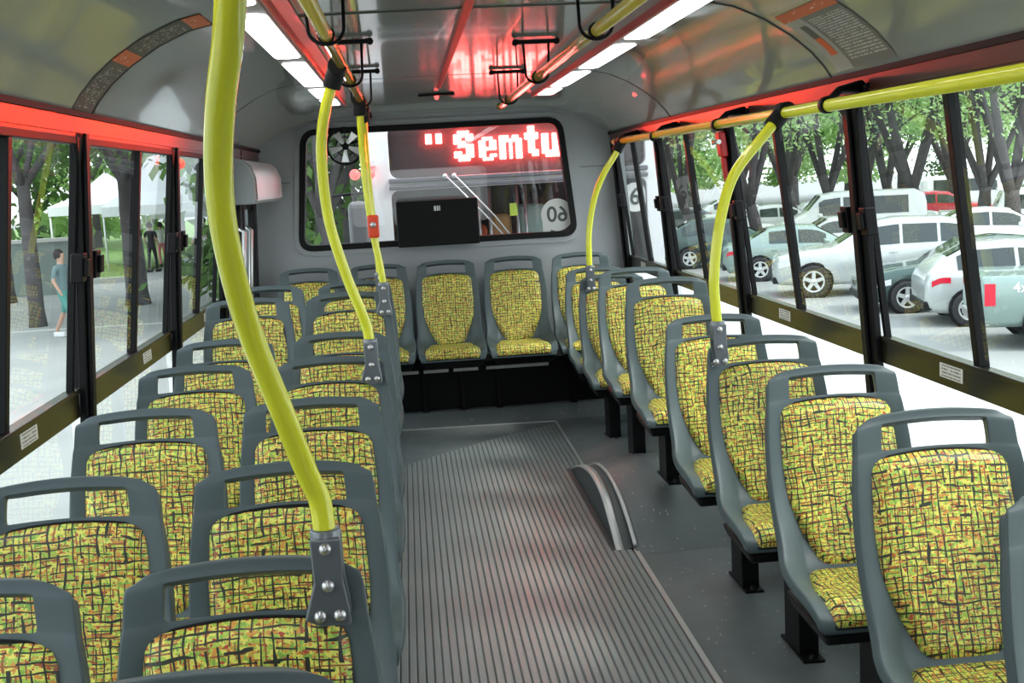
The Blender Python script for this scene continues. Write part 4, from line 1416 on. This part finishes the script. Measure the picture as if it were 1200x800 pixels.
def make_car(kind, paint, loc, rot, label, group='parked cars', four=False):
    d = CARS[kind]; L = d['L']; K = d['k']
    root = empty('pickup_truck' if kind == 'pickup' else ('van' if kind == 'van' else 'car'), (0, 0, 0), label, 'car', group)
    def section(x):
        return interp(K, x)
    def ring(x):
        zb, zs, zt, wl, wt = section(x)
        half = [(0.0, zb), (wl * 0.86, zb), (wl * 0.97, zb + 0.10), (wl, (zb + zs) * 0.5), (wl, zs - 0.12), (wl * 0.96, zs), (wt + (wl * 0.96 - wt) * 0.15, zs + (zt - zs) * 0.82), (wt * 0.92, zt - (zt - zs) * 0.05), (wt * 0.5, zt + 0.01), (0, zt + 0.015)]
        pts = [(a, b) for a, b in half] + [(-a, b) for a, b in reversed(half[1:-1])]
        return [(x - L / 2, a, b) for a, b in pts]
    xs = sorted(set([k[0] for k in K] + [L * i / 28 for i in range(29)]))
    rings = [ring(x) for x in xs]
    mb = MB(); mb.grid(rings, close_u=True)
    mb.add(rings[0], [tuple(range(len(rings[0])))]); mb.add(rings[-1], [tuple(range(len(rings[0])))[::-1]])
    bd = mb.build('body', paint, root)
    # side windows lie on the flank between belt and roof
    def flank(x, t, side, off=0.012):
        zb, zs, zt, wl, wt = section(x)
        a = Vector((wl * 0.96, zs)); b = Vector((wt + (wl * 0.96 - wt) * 0.15, zs + (zt - zs) * 0.82))
        p = a + (b - a) * t
        return (x - L / 2, side * (p.x + off), p.y)
    for side in (1, -1):
        for (a, b) in d['win']:
            mb = MB()
            n = 4
            lo = [flank(a + (b - a) * i / n, 0.06, side) for i in range(n + 1)]
            hi = [flank(a + (b - a) * i / n, 0.95, side) for i in range(n + 1)]
            lo2 = [flank(a + (b - a) * i / n, 0.06, side, -0.004) for i in range(n + 1)]
            hi2 = [flank(a + (b - a) * i / n, 0.95, side, -0.004) for i in range(n + 1)]
            mb.grid([lo2, lo, hi, hi2], smooth=False)
            mb.build('side_window', CARGLASS, root)
    def top(x, y, off=0.014):
        zb, zs, zt, wl, wt = section(x)
        return (x - L / 2, y * wt * 0.86, zt + off)
    cabs = [k for k in K if k[3] - k[2] > 0.3]
    xr0 = cabs[0][0]; xr1 = cabs[-1][0]
    kk = [k[0] for k in K]
    xh = max(x for x in kk if x < xr0); xt = min([x for x in kk if x > xr1] or [CARS[kind]['L']])
    for nm, a, b in (('windscreen', xh + 0.12 * (xr0 - xh), xr0 - 0.05 * (xr0 - xh)), ('rear_window', xr1 + 0.1 * (xt - xr1), xt - 0.3 * (xt - xr1))):
        mb = MB()
        mb.grid([[top(a, y) for y in (-1, 0, 1)], [top((a + b) / 2, y) for y in (-1, 0, 1)], [top(b, y) for y in (-1, 0, 1)]], smooth=False)
        mb.grid([[top(a, y, 0.0) for y in (-1, 0, 1)], [top((a + b) / 2, y, 0.0) for y in (-1, 0, 1)], [top(b, y, 0.0) for y in (-1, 0, 1)]], smooth=False)
        mb.build(nm, CARGLASS, root)
    r = d['r']
    for wx in d['wx']:
        for side in (1, -1):
            wl = section(wx)[3]
            mb = MB()
            mb.lathe([(r * 1.18, 0.0), (r * 1.18, 0.012), (r * 1.05, 0.014), (0.001, 0.008)], (wx - L / 2, side * (wl - 0.002), r), ax=(0, side, 0), seg=20)
            mb.build('wheel_arch', PLASTICB, root)
            mb = MB()
            mb.lathe([(r * 0.66, -0.17), (r, -0.15), (r, 0.02), (r * 0.93, 0.035), (r * 0.66, 0.03), (r * 0.62, 0.02)], (wx - L / 2, side * (wl - 0.01), r), ax=(0, side, 0), seg=24)
            wh = mb.build('wheel', TIRE, root)
            mb = MB()
            c = Vector((wx - L / 2, side * (wl + 0.012), r))
            mb.lathe([(r * 0.66, 0.012), (r * 0.60, 0.016), (r * 0.56, 0.0)], c, ax=(0, side, 0), seg=24)
            for q in range(5):
                a = 2 * PI * q / 5 + 0.3
                e = Vector((math.cos(a), 0, math.sin(a))); f = Vector((-math.sin(a), 0, math.cos(a))); nrm = Vector((0, side, 0))
                P_ = [c + e * r * 0.08 - f * 0.045, c + e * r * 0.08 + f * 0.045, c + e * r * 0.60 + f * 0.035, c + e * r * 0.60 - f * 0.035]
                mb.add([p - nrm * 0.01 for p in P_] + [p + nrm * 0.012 for p in P_], [(0, 1, 2, 3), (7, 6, 5, 4), (0, 1, 5, 4), (1, 2, 6, 5), (2, 3, 7, 6), (3, 0, 4, 7)])
            mb.lathe([(0.001, 0.018), (r * 0.15, 0.016), (r * 0.18, 0.0)], c, ax=(0, side, 0), seg=12)
            mb.build('rim', WHITE if paint in (WHITECAR,) else mat_rim, wh)
    for side in (1, -1):
        # lamps on the corners
        for nm, xa, xb, M, zoff in (('tail_light', L - 0.42, L - 0.10, REDLENS, 0.0), ('headlight', 0.12, 0.55, HEADLENS, -0.02)):
            mb = MB()
            n = 5
            rows_ = [[], [], [], []]
            for i in range(n + 1):
                x = xa + (xb - xa) * i / n
                zb, zs, zt, wl, wt = section(x)
                hh = 0.10 if kind != 'pickup' else 0.34
                if nm == 'headlight': hh = 0.11
                y = side * (wl + 0.010)
                zc_ = zs - 0.16 + zoff - (0.10 if (kind == 'pickup' and nm == 'tail_light') else 0)
                if kind == 'pickup' and nm == 'tail_light':
                    x = L - 0.20 + 0.16 * i / n
                rows_[0].append((x - L / 2, y - side * 0.04, zc_ - hh / 2)); rows_[1].append((x - L / 2, y, zc_ - hh * 0.5))
                rows_[2].append((x - L / 2, y, zc_ + hh * 0.5)); rows_[3].append((x - L / 2, y - side * 0.04, zc_ + hh / 2))
            mb.grid(rows_, smooth=False)
            mb.build(nm, M, root)
        mb = MB()
        xm = d['win'][0][0] + 0.02
        zb, zs, zt, wl, wt = section(xm)
        mb.lathe([(0.001, -0.09), (0.07, -0.06), (0.085, 0.0), (0.07, 0.06), (0.001, 0.08)], (xm - L / 2, side * (wl + 0.09), zs + 0.06), ax=(1, 0, 0), seg=10)
        mb.build('wing_mirror', paint, root)
        for (a, b) in d['win'][:2]:
            mb = MB()
            zb, zs, zt, wl, wt = section(b)
            mb.box(b - 0.22 - L / 2, b - 0.06 - L / 2, min(side * wl, side * (wl + 0.02)), max(side * wl, side * (wl + 0.02)), zs - 0.17, zs - 0.145)
            mb.build('door_handle', paint, root)
    mb = MB()
    zb, zs, zt, wl, wt = section(L - 0.1)
    mb.box(L / 2 - 0.14, L / 2 + 0.03, -wl * 0.92, wl * 0.92, zb + 0.02, zb + 0.18)
    mb.build('rear_bumper', STEEL if kind == 'pickup' else PLASTICB, root, bevel=0.03)
    mb = MB()
    zb, zs, zt, wl, wt = section(0.1)
    mb.box(-L / 2 - 0.02, -L / 2 + 0.14, -wl * 0.9, wl * 0.9, zb + 0.0, zb + 0.15)
    mb.build('front_bumper', PLASTICB, root, bevel=0.03)
    if four:
        for side in (1,):
            o = text_mesh('4x4', 0.22, 'four_wheel_mark', WHITE, root, 0.004, 0.004)
            o.location = (L / 2 - 0.62, side * 0.925, 0.98)
            o.rotation_euler = (PI / 2, 0, PI)
    root.location = loc
    root.rotation_euler.z = rot
    root.scale = (CAR_S,) * 3
    return root
mat_rim = mat('alloy_rim_silver', (0.7, 0.72, 0.72), 0.3, 0.4)
DEG = math.radians
# rot 0: bonnet towards -x; rot 180: bonnet towards +x
make_car('offroader', SILVER, (9.35, 23.4, GZ), DEG(-16), 'silver off-roader, bonnet to the left, in the middle of the right windows')
make_car('hatch', SILVER, (9.95, 18.3, GZ), DEG(180 - 14), 'silver hatchback with long red tail lamp, beside the grey-green pickup')
make_car('pickup', TEALCAR, (10.1, 15.6, GZ), DEG(180 - 17), 'large grey-green pickup marked 4x4 at the right edge', four=True)
make_car('sedan', GREENCAR, (9.85, 20.3, GZ), DEG(-12), 'dark green car between the silver off-roader and the silver hatchback')
make_car('sedan', TEALCAR, (9.3, 27.3, GZ), DEG(180 - 14), 'grey-green saloon behind the bonnet of the silver off-roader')
make_car('sedan', SILVER, (10.9, 30.2, GZ), DEG(-10), 'silver saloon parked behind the grey-green saloon')
make_car('hatch', GREENCAR, (8.7, 31.8, GZ), DEG(180 - 12), 'dark green hatchback left of the near right pole')
make_car('sedan', WHITECAR, (9.2, 36.0, GZ), DEG(-8), 'white saloon behind the dark green hatchback')
make_car('pickup', WHITECAR, (17.6, 33.0, GZ), DEG(180 - 22), 'white pickup in the far row at the right')
make_car('hatch', REDCAR, (20.2, 43.5, GZ + 0.0), DEG(160), 'small red car beneath the trees')
make_car('van', WHITECAR, (13.2, 35.0, GZ), DEG(-12), 'white van in the far row above the silver off-roader')
make_car('sedan', WHITECAR, (13.0, 40.5, GZ), DEG(170), 'white saloon in the last row, left of the thick pillar')
make_car('sedan', SILVER, (16.5, 40.0, GZ), DEG(172), 'silver saloon in the last row, right of the thick pillar')
make_car('hatch', WHITECAR, (15.0, 29.0, GZ), DEG(160), 'white hatchback between the silver hatchback and the white pickup')
make_car('sedan', GREYCAR, (10.4, 43.0, GZ), DEG(175), 'grey saloon at the far end of the car park')
make_car('hatch', WHITECAR, (6.9, 41.0, GZ), DEG(10), 'white hatchback at the left end of the last row')
make_car('sedan', WHITECAR, (20.5, 36.5, GZ), DEG(165), 'white saloon far right beneath the trees')

far = [(14.0, 49.0, 'hatch', WHITECAR, 'white hatchback'), (19.0, 50.5, 'sedan', SILVER, 'silver saloon'), (24.0, 49.5, 'van', WHITECAR, 'white van'), (28.5, 51.0, 'sedan', WHITECAR, 'white saloon'), (9.0, 50.0, 'van', SILVER, 'silver van')]
for i, (x_, y_, k_, p_, t_) in enumerate(far):
    make_car(k_, p_, (x_, y_, GZ), DEG(172 - 4 * i), t_ + ' in the furthest row under the trees, ' + ['second from its left end', 'in its middle', 'second from its right end', 'at its right end', 'at its left end'][i])

# ------------------------------------------------------------------ the bus behind, seen through the rear window
ob = empty('parked_bus', (0.97, 8.15, GZ), 'white bus parked close behind with a lit red letter display', 'bus')
OBY = 8.15
mb = MB()
outer = rrect(-0.245, 1.76, -0.95, 2.06, 0.13, 6)
hole1 = rrect(-0.094, 1.65, 1.494, 1.842, 0.055, 4)[::-1]
hole2 = rrect(-0.094, 1.65, 0.60, 1.413, 0.05, 4)[::-1]
mb.prism([outer, hole1, hole2], lambda a, b: (a, OBY, b), lambda a, b: (a, OBY + 0.06, b))
mb.build('front_panel', WHITE, ob, bevel=0.008)
mb = MB()
mb.box(-0.245, -0.205, OBY + 0.06, OBY + 9, -0.95, 2.02); mb.box(1.72, 1.76, OBY + 0.06, OBY + 9, -0.95, 2.02)
mb.box(-0.22, 1.74, OBY + 0.06, OBY + 9, 2.02, 2.06); mb.box(-0.22, 1.74, OBY + 0.06, OBY + 9, -0.5, -0.45)
mb.box(-0.22, 1.74, OBY + 8.92, OBY + 9, -0.45, 2.02)
mb.build('side_panels', WHITE, ob)
mb = MB(); mb.box(-0.2, 1.72, OBY + 1.2, OBY + 1.24, -0.45, 2.0)
mb.build('cab_partition', mat('dark_cab_partition', (0.05, 0.045, 0.05), 0.6), ob)
mb = MB()
mb.box(-0.105, 1.66, OBY - 0.025, OBY + 0.02, 1.417, 1.4455); mb.box(-0.105, 1.66, OBY - 0.03, OBY + 0.02, 1.462, 1.494)
mb.build('crossbar', mat('grey_crossbar', (0.16, 0.16, 0.175), 0.3, 0.3), ob, bevel=0.007)
mb = MB(); mb.box(-0.094, 1.65, OBY + 0.03, OBY + 0.034, 0.60, 1.413)
mb.build('windscreen', REARGLASS, ob)
mb = MB(); mb.box(-0.12, 1.68, OBY + 0.125, OBY + 0.15, 1.47, 1.87)
mb.build('sign_backing', mat('grey_sign_board', (0.09, 0.07, 0.07), 0.55), ob)
mb = MB(); mb.box(-0.094, 1.65, OBY + 0.02, OBY + 0.024, 1.494, 1.842)
mb.build('sign_glass', REARGLASS, ob)
FONT = {'"': ["0000", "1111", "1111", "1111", "0000", "0000", "0000", "0000", "0000"],
        'S': ["01110", "11111", "11011", "11100", "01111", "00011", "11011", "11111", "01110"],
        'e': ["00000", "00000", "01110", "11011", "11011", "11111", "11000", "11011", "01110"],
        'm': ["0000000", "0000000", "1110110", "1111111", "1101011", "1101011", "1101011", "1101011", "1101011"],
        't': ["0110", "0110", "1111", "1111", "0110", "0110", "0110", "0111", "0011"],
        'u': ["00000", "00000", "11011", "11011", "11011", "11011", "11011", "11111", "01111"]}
mb = MB()
pt = 0.0229
def glyph(ch, x0, ztop, sx_):
    for r_, row in enumerate(FONT[ch]):
        for c_, v in enumerate(row):
            if v == '1' and not (ch == '"' and c_ in (1, 2) and False):
                cx_ = x0 + c_ * sx_; cz_ = ztop - r_ * pt
                P_ = [(cx_ + 0.60 * sx_ * math.cos(2 * PI * k / 8 + PI / 8), OBY + 0.080, cz_ + 0.0138 * math.sin(2 * PI * k / 8 + PI / 8)) for k in range(8)]
                Q_ = [(p[0], OBY + 0.095, p[2]) for p in P_]
                mb.add(P_ + Q_, [tuple(range(8)), tuple(range(15, 7, -1))] + [(k, (k + 1) % 8, 8 + (k + 1) % 8, 8 + k) for k in range(8)])
ZT = 1.781
def bx_at(px):  # column of the sign face
    d = Vector((px - 600, 172 - 400, FPX)); return Xc.dot(d) / Yc.dot(d) * (OBY + 0.08)
FONT['q'] = ["000", "011", "011", "011"]
glyph('q', bx_at(497), ZT + 0.012, 0.022); glyph('q', bx_at(509), ZT + 0.012, 0.022); glyph('S', bx_at(534), ZT, 0.0275); glyph('e', bx_at(563), ZT - 0.004, 0.0245)
glyph('m', bx_at(587), ZT, 0.0225); glyph('t', bx_at(617), ZT + 0.01, 0.024); glyph('u', bx_at(637), ZT, 0.0245)
leds = mb.build('led_letters', LED, ob); leds['kind'] = 'stuff'
# two added red spots before the display, aimed to redden the window headers
for i, (tx, ty, tz, e) in enumerate(((-0.80, 3.3, 1.68, GLOW_L), (1.30, 5.2, 1.68, GLOW_R))):
    ld = bpy.data.lights.new('added_red_spot', 'SPOT')
    ld.energy = e; ld.color = (1.0, 0.030, 0.003); ld.spot_size = math.radians(22 if i == 0 else 24); ld.spot_blend = 1.0; ld.shadow_soft_size = 0.08
    lo_ = bpy.data.objects.new('added_red_spot', ld)
    src = Vector((0.50, OBY - 0.12, 1.70))
    lo_.location = src - Vector((0.97, OBY, GZ))
    lo_.rotation_euler = (Vector((tx, ty, tz)) - src).to_track_quat('-Z', 'Y').to_euler()
    COL.objects.link(lo_); lo_.parent = ob
for k, (dx) in enumerate((0.0, 0.061)):
    mb = MB()
    mb.tube([(0.273 + dx, OBY - 0.03, 1.494), (0.293 + dx, OBY - 0.05, 1.478), (0.538 + dx * 0.9, OBY - 0.05, 1.209), (0.652 + dx * 0.7, OBY - 0.04, 1.07)], 0.006, 6)
    mb.lathe([(0.001, 0.025), (0.016, 0.02), (0.019, 0.0)], (0.273 + dx, OBY - 0.02, 1.494), ax=(0, -1, 0), seg=10)
    mb.build('wiper', STEEL, ob)
MX = -0.335
mb = MB(); mb.box(MX - 0.05, MX + 0.085, OBY - 0.16, OBY - 0.06, 1.02, 1.36)
mb.build('door_mirror', mat('grey_mirror_shell', (0.15, 0.155, 0.16), 0.4), ob, bevel=0.045, seg=3)
mb = MB(); mb.tube([(MX - 0.15, OBY - 0.1, 1.40), (MX, OBY - 0.1, 1.41), (-0.22, OBY - 0.02, 1.41)], 0.010, 8)
mb.tube([(MX, OBY - 0.1, 1.34), (MX, OBY - 0.1, 1.41)], 0.010, 8)
mb.build('mirror_arm', PLASTICB, ob)
for xx in (-0.325, -0.225):
    mb = MB(); mb.lathe([(0.001, 0.025), (0.026, 0.022), (0.036, 0.0), (0.001, -0.02)], (xx, OBY - 0.06, 1.535), ax=(0, -1, 0), seg=14)
    mb.build('marker_lamp', REDLAMP, ob)
mb = MB(); mb.box(-0.285, -0.185, OBY - 0.05, OBY + 0.0, 1.585, 1.625); mb.build('lamp_bar', WHITE, ob)
mb = MB(); mb.lathe([(0.15, 0.0), (0.17, 0.01), (0.15, 0.02)], (0.65, OBY + 0.5, 0.93), ax=(0, -0.8, 0.5), seg=20)
mb.build('steering_wheel', PLASTICB, ob)
mb = MB(); mb.box(0.705, 0.757, OBY + 0.05, OBY + 0.056, 1.20, 1.285); mb.build('yellow_card', mat('yellow_green_card', (0.65, 0.8, 0.1), 0.5), ob)
for (xa, xb, za, zb, M) in ((0.48, 0.58, 0.98, 1.13, ORANGEP), (0.60, 0.76, 0.98, 1.20, mat('dull_orange_cloth', (0.55, 0.30, 0.12), 0.7)), (0.80, 1.02, 0.9, 1.26, mat('grey_green_cloth', (0.40, 0.55, 0.50), 0.7))):
    mb = MB(); mb.box(xa, xb, OBY + 0.55, OBY + 0.8, za - 0.4, zb); mb.build('cab_seat', M, ob, bevel=0.04, seg=3)
for xx in (0.52, 0.60, 0.80, 0.86):
    mb = MB(); mb.tube([(xx, OBY + 0.5, 0.6), (xx, OBY + 0.5, 1.4)], 0.014, 8); mb.build('inner_post', STEEL, ob)
mb = MB()
for k in range(4):
    mb.box(1.755, 1.765, OBY + 0.5 + 2.0 * k, OBY + 2.3 + 2.0 * k, 0.6, 1.7)
mb.build('side_windows', CARGLASS, ob)
# round route board with a six on the other bus's windscreen
def at_px(px, py, y):
    d = Vector((px - 600, py - 400, FPX)); t = y / Yc.dot(d)
    return Vector((Xc.dot(d) * t, y, 1.47 + Zc.dot(d) * t))
c6 = Vector((1.57, OBY, 1.28))
mb = MB(); mb.prism([rrect(c6.x - 0.075, c6.x + 0.075, c6.z - 0.10, c6.z + 0.10, 0.07)], lambda a, b: (a, OBY + 0.018, b), lambda a, b: (a, OBY + 0.026, b)); rbd = mb.build('route_board', DISCW, ob)
o = text_mesh('6', 0.16, 'figure', DARKTXT, rbd, 0.001, 0.002); o.location = (c6.x - 0.97, 0.015, c6.z - GZ); o.rotation_euler = (PI / 2, 0, 0)

# ------------------------------------------------------------------ tents, stall wall and people on the left
def tent(px, y, wd, zt, ze, label):
    x = px_at(px, y)
    root = empty('tent', (x, y, GZ), label, 'tent', 'white market tents')
    mb = MB(); h = wd / 2
    rows_ = []
    for t in (0.0, 0.35, 0.7, 1.0):
        k = h * (1 - t); z = ze + (zt - ze) * (t ** 1.5)
        rows_.append([(x - k, y - k, z), (x + k, y - k, z), (x + k, y + k, z), (x - k, y + k, z)])
    mb.grid(rows_, close_u=True, smooth=False)
    mb.grid([[(x - h, y - h, ze - 0.35), (x + h, y - h, ze - 0.35), (x + h, y + h, ze - 0.35), (x - h, y + h, ze - 0.35)], rows_[0]], close_u=True, smooth=False)
    mb.build('canopy', TENTM, root)
    for sx_ in (-1, 1):
        for sy_ in (-1, 1):
            mb = MB(); mb.tube([(x + sx_ * h * 0.97, y + sy_ * h * 0.97, GZ), (x + sx_ * h * 0.97, y + sy_ * h * 0.97, ze)], 0.035, 8)
            mb.build('leg', WHITE, root)
tent(185, 46, 3.6, 3.4, 1.15, 'white peaked tent right of the thick trunk')
tent(122, 48, 3.6, 2.5, 1.25, 'white peaked tent left of the thick trunk')
tent(226, 50, 3.2, 3.0, 0.9, 'white peaked tent seen through the narrow last left window')
sw = empty('low_wall', (px_at(20, 36), 36, GZ), 'low grey-green wall with a pale coping behind the walking person', 'wall')
xa_, xb_ = px_at(-160, 36), px_at(75, 36)
mb = MB(); mb.box(xa_, xb_, 36, 36.35, GZ, GZ + 1.55); mb.build('wall_body', mat('grey_green_wall', (0.22, 0.27, 0.25), 0.7), sw)
mb = MB(); mb.box(xa_, xb_, 35.95, 36.4, GZ + 1.55, GZ + 1.65); mb.build('coping', CURB, sw)

def person(px, y, hgt, top_c, bot_c, hair_c, label, facing=0.0, walk=0.25, hold=None):
    x = px_at(px, y)
    root = empty('person', (x, y, GZ), label, 'person')
    s = hgt / 1.75
    J = {'pelvis': (0, 0, .93), 'waist': (0, 0, 1.08), 'chest': (0, 0, 1.30), 'neck': (0, 0, 1.48), 'head': (0, -.015, 1.60), 'crown': (0, -.01, 1.70),
         'shl': (-.17, 0, 1.41), 'ell': (-.25, .03, 1.14), 'hal': (-.24, -.10, .92), 'fil': (-.235, -.14, .84),
         'shr': (.17, 0, 1.41), 'elr': (.25, .02, 1.14), 'har': (.23, -.14, .95), 'fir': (.225, -.18, .88),
         'hil': (-.09, 0, .88), 'knl': (-.10, -walk * .6, .50), 'anl': (-.10, -walk * .8 + .02, .08), 'tol': (-.10, -walk * .8 - .14, .04),
         'hir': (.09, 0, .88), 'knr': (.10, walk * .35, .49), 'anr': (.10, walk + .02, .10), 'tor': (.10, walk - .13, .05)}
    R_ = {'pelvis': .14, 'waist': .12, 'chest': .145, 'neck': .055, 'head': .09, 'crown': .075, 'shl': .06, 'ell': .04, 'hal': .03, 'fil': .022, 'shr': .06, 'elr': .04, 'har': .03, 'fir': .022,
          'hil': .09, 'knl': .058, 'anl': .038, 'tol': .035, 'hir': .09, 'knr': .058, 'anr': .038, 'tor': .035}
    E_ = [('pelvis', 'waist'), ('waist', 'chest'), ('chest', 'neck'), ('neck', 'head'), ('head', 'crown'), ('chest', 'shl'), ('shl', 'ell'), ('ell', 'hal'), ('hal', 'fil'),
          ('chest', 'shr'), ('shr', 'elr'), ('elr', 'har'), ('har', 'fir'), ('pelvis', 'hil'), ('hil', 'knl'), ('knl', 'anl'), ('anl', 'tol'), ('pelvis', 'hir'), ('hir', 'knr'), ('knr', 'anr'), ('anr', 'tor')]
    nm = list(J)
    me = bpy.data.meshes.new('body')
    me.from_pydata([tuple(c * s for c in J[k]) for k in nm], [(nm.index(a), nm.index(b)) for a, b in E_], [])
    o = bpy.data.objects.new('body', me); COL.objects.link(o)
    sk = o.modifiers.new('skin', 'SKIN')
    for i, k in enumerate(nm):
        me.skin_vertices[0].data[i].radius = (R_[k] * s, R_[k] * s * (0.72 if k in ('chest', 'waist', 'pelvis') else 1))
    me.skin_vertices[0].data[0].use_root = True
    ss = o.modifiers.new('sub', 'SUBSURF'); ss.levels = 1; ss.render_levels = 1
    bake(o)
    me = o.data
    for M in (SKIN, top_c, bot_c): me.materials.append(M)
    for p in me.polygons:
        p.use_smooth = True
        z = p.center.z / s; ax = abs(p.center.x) / s
        if z > 1.45 or (ax > .2 and z < 1.2): p.material_index = 0
        elif z > 0.93: p.material_index = 1
        elif z > (0.50 if bot_c is TEALCLOTH else 0.12): p.material_index = 2
        else: p.material_index = 0
    o.parent = root
    mb = MB()
    mb.lathe([(0.001, 0.135 * s), (.06 * s, .12 * s), (.098 * s, .06 * s), (.102 * s, .0), (.09 * s, -.05 * s)], (0, 0.02 * s, 1.615 * s), ax=(0, 0.25, 1), seg=14)
    h_ = mb.build('hair', hair_c); h_.parent = root
    for sx_ in (-1, 1):
        k = 'to' + ('l' if sx_ < 0 else 'r')
        t_ = Vector(J[k]) * s
        mb = MB(); mb.box(t_.x - .045 * s, t_.x + .045 * s, t_.y - .05 * s, t_.y + .20 * s, max(0, t_.z - .05 * s), t_.z + .05 * s)
        sh_ = mb.build('shoe', WHITE if bot_c is TEALCLOTH else PLASTICB, bevel=0.02); sh_.parent = root
    if hold:
        mb = MB(); mb.box(.18 * s, .26 * s, -.30 * s, -.02 * s, .52 * s, .84 * s)
        b_ = mb.build('bag', hold, bevel=0.03); b_.parent = root
    root.rotation_euler.z = facing
    return root
TEALCLOTH = mat('teal_shorts_cloth', (0.10, 0.32, 0.28), 0.8)
BLACKCLOTH = mat('black_cloth', (0.015, 0.015, 0.02), 0.8)
GREYCLOTH = mat('light_grey_cloth', (0.50, 0.50, 0.52), 0.8)
PALECLOTH = mat('pale_print_cloth', (0.62, 0.56, 0.56), 0.8)
HAIRD = mat('dark_hair', (0.02, 0.015, 0.012), 0.6)
person(58, 24.5, 1.78, mat('grey_teal_shirt', (0.16, 0.24, 0.25), 0.8), TEALCLOTH, HAIRD, 'person in teal shorts walking on the left pavement', DEG(70), 0.30)
person(168, 44, 1.80, BLACKCLOTH, BLACKCLOTH, HAIRD, 'person dressed in black standing before the white tent', DEG(160), 0.12)
person(226, 40, 1.70, PALECLOTH, GREYCLOTH, mat('fair_hair', (0.55, 0.42, 0.28), 0.6), 'person in pale clothes near the last left window', DEG(20), 0.10)
person(180, 47, 1.72, WHITE, mat('pink_cloth', (0.8, 0.25, 0.3), 0.8), HAIRD, 'person in a white top and pink clothes beside the one in black', DEG(200), 0.10)
person(232, 48, 1.78, mat('brown_cloth', (0.12, 0.08, 0.07), 0.8), BLACKCLOTH, HAIRD, 'person in dark brown top behind the one in pale clothes', DEG(180), 0.10)
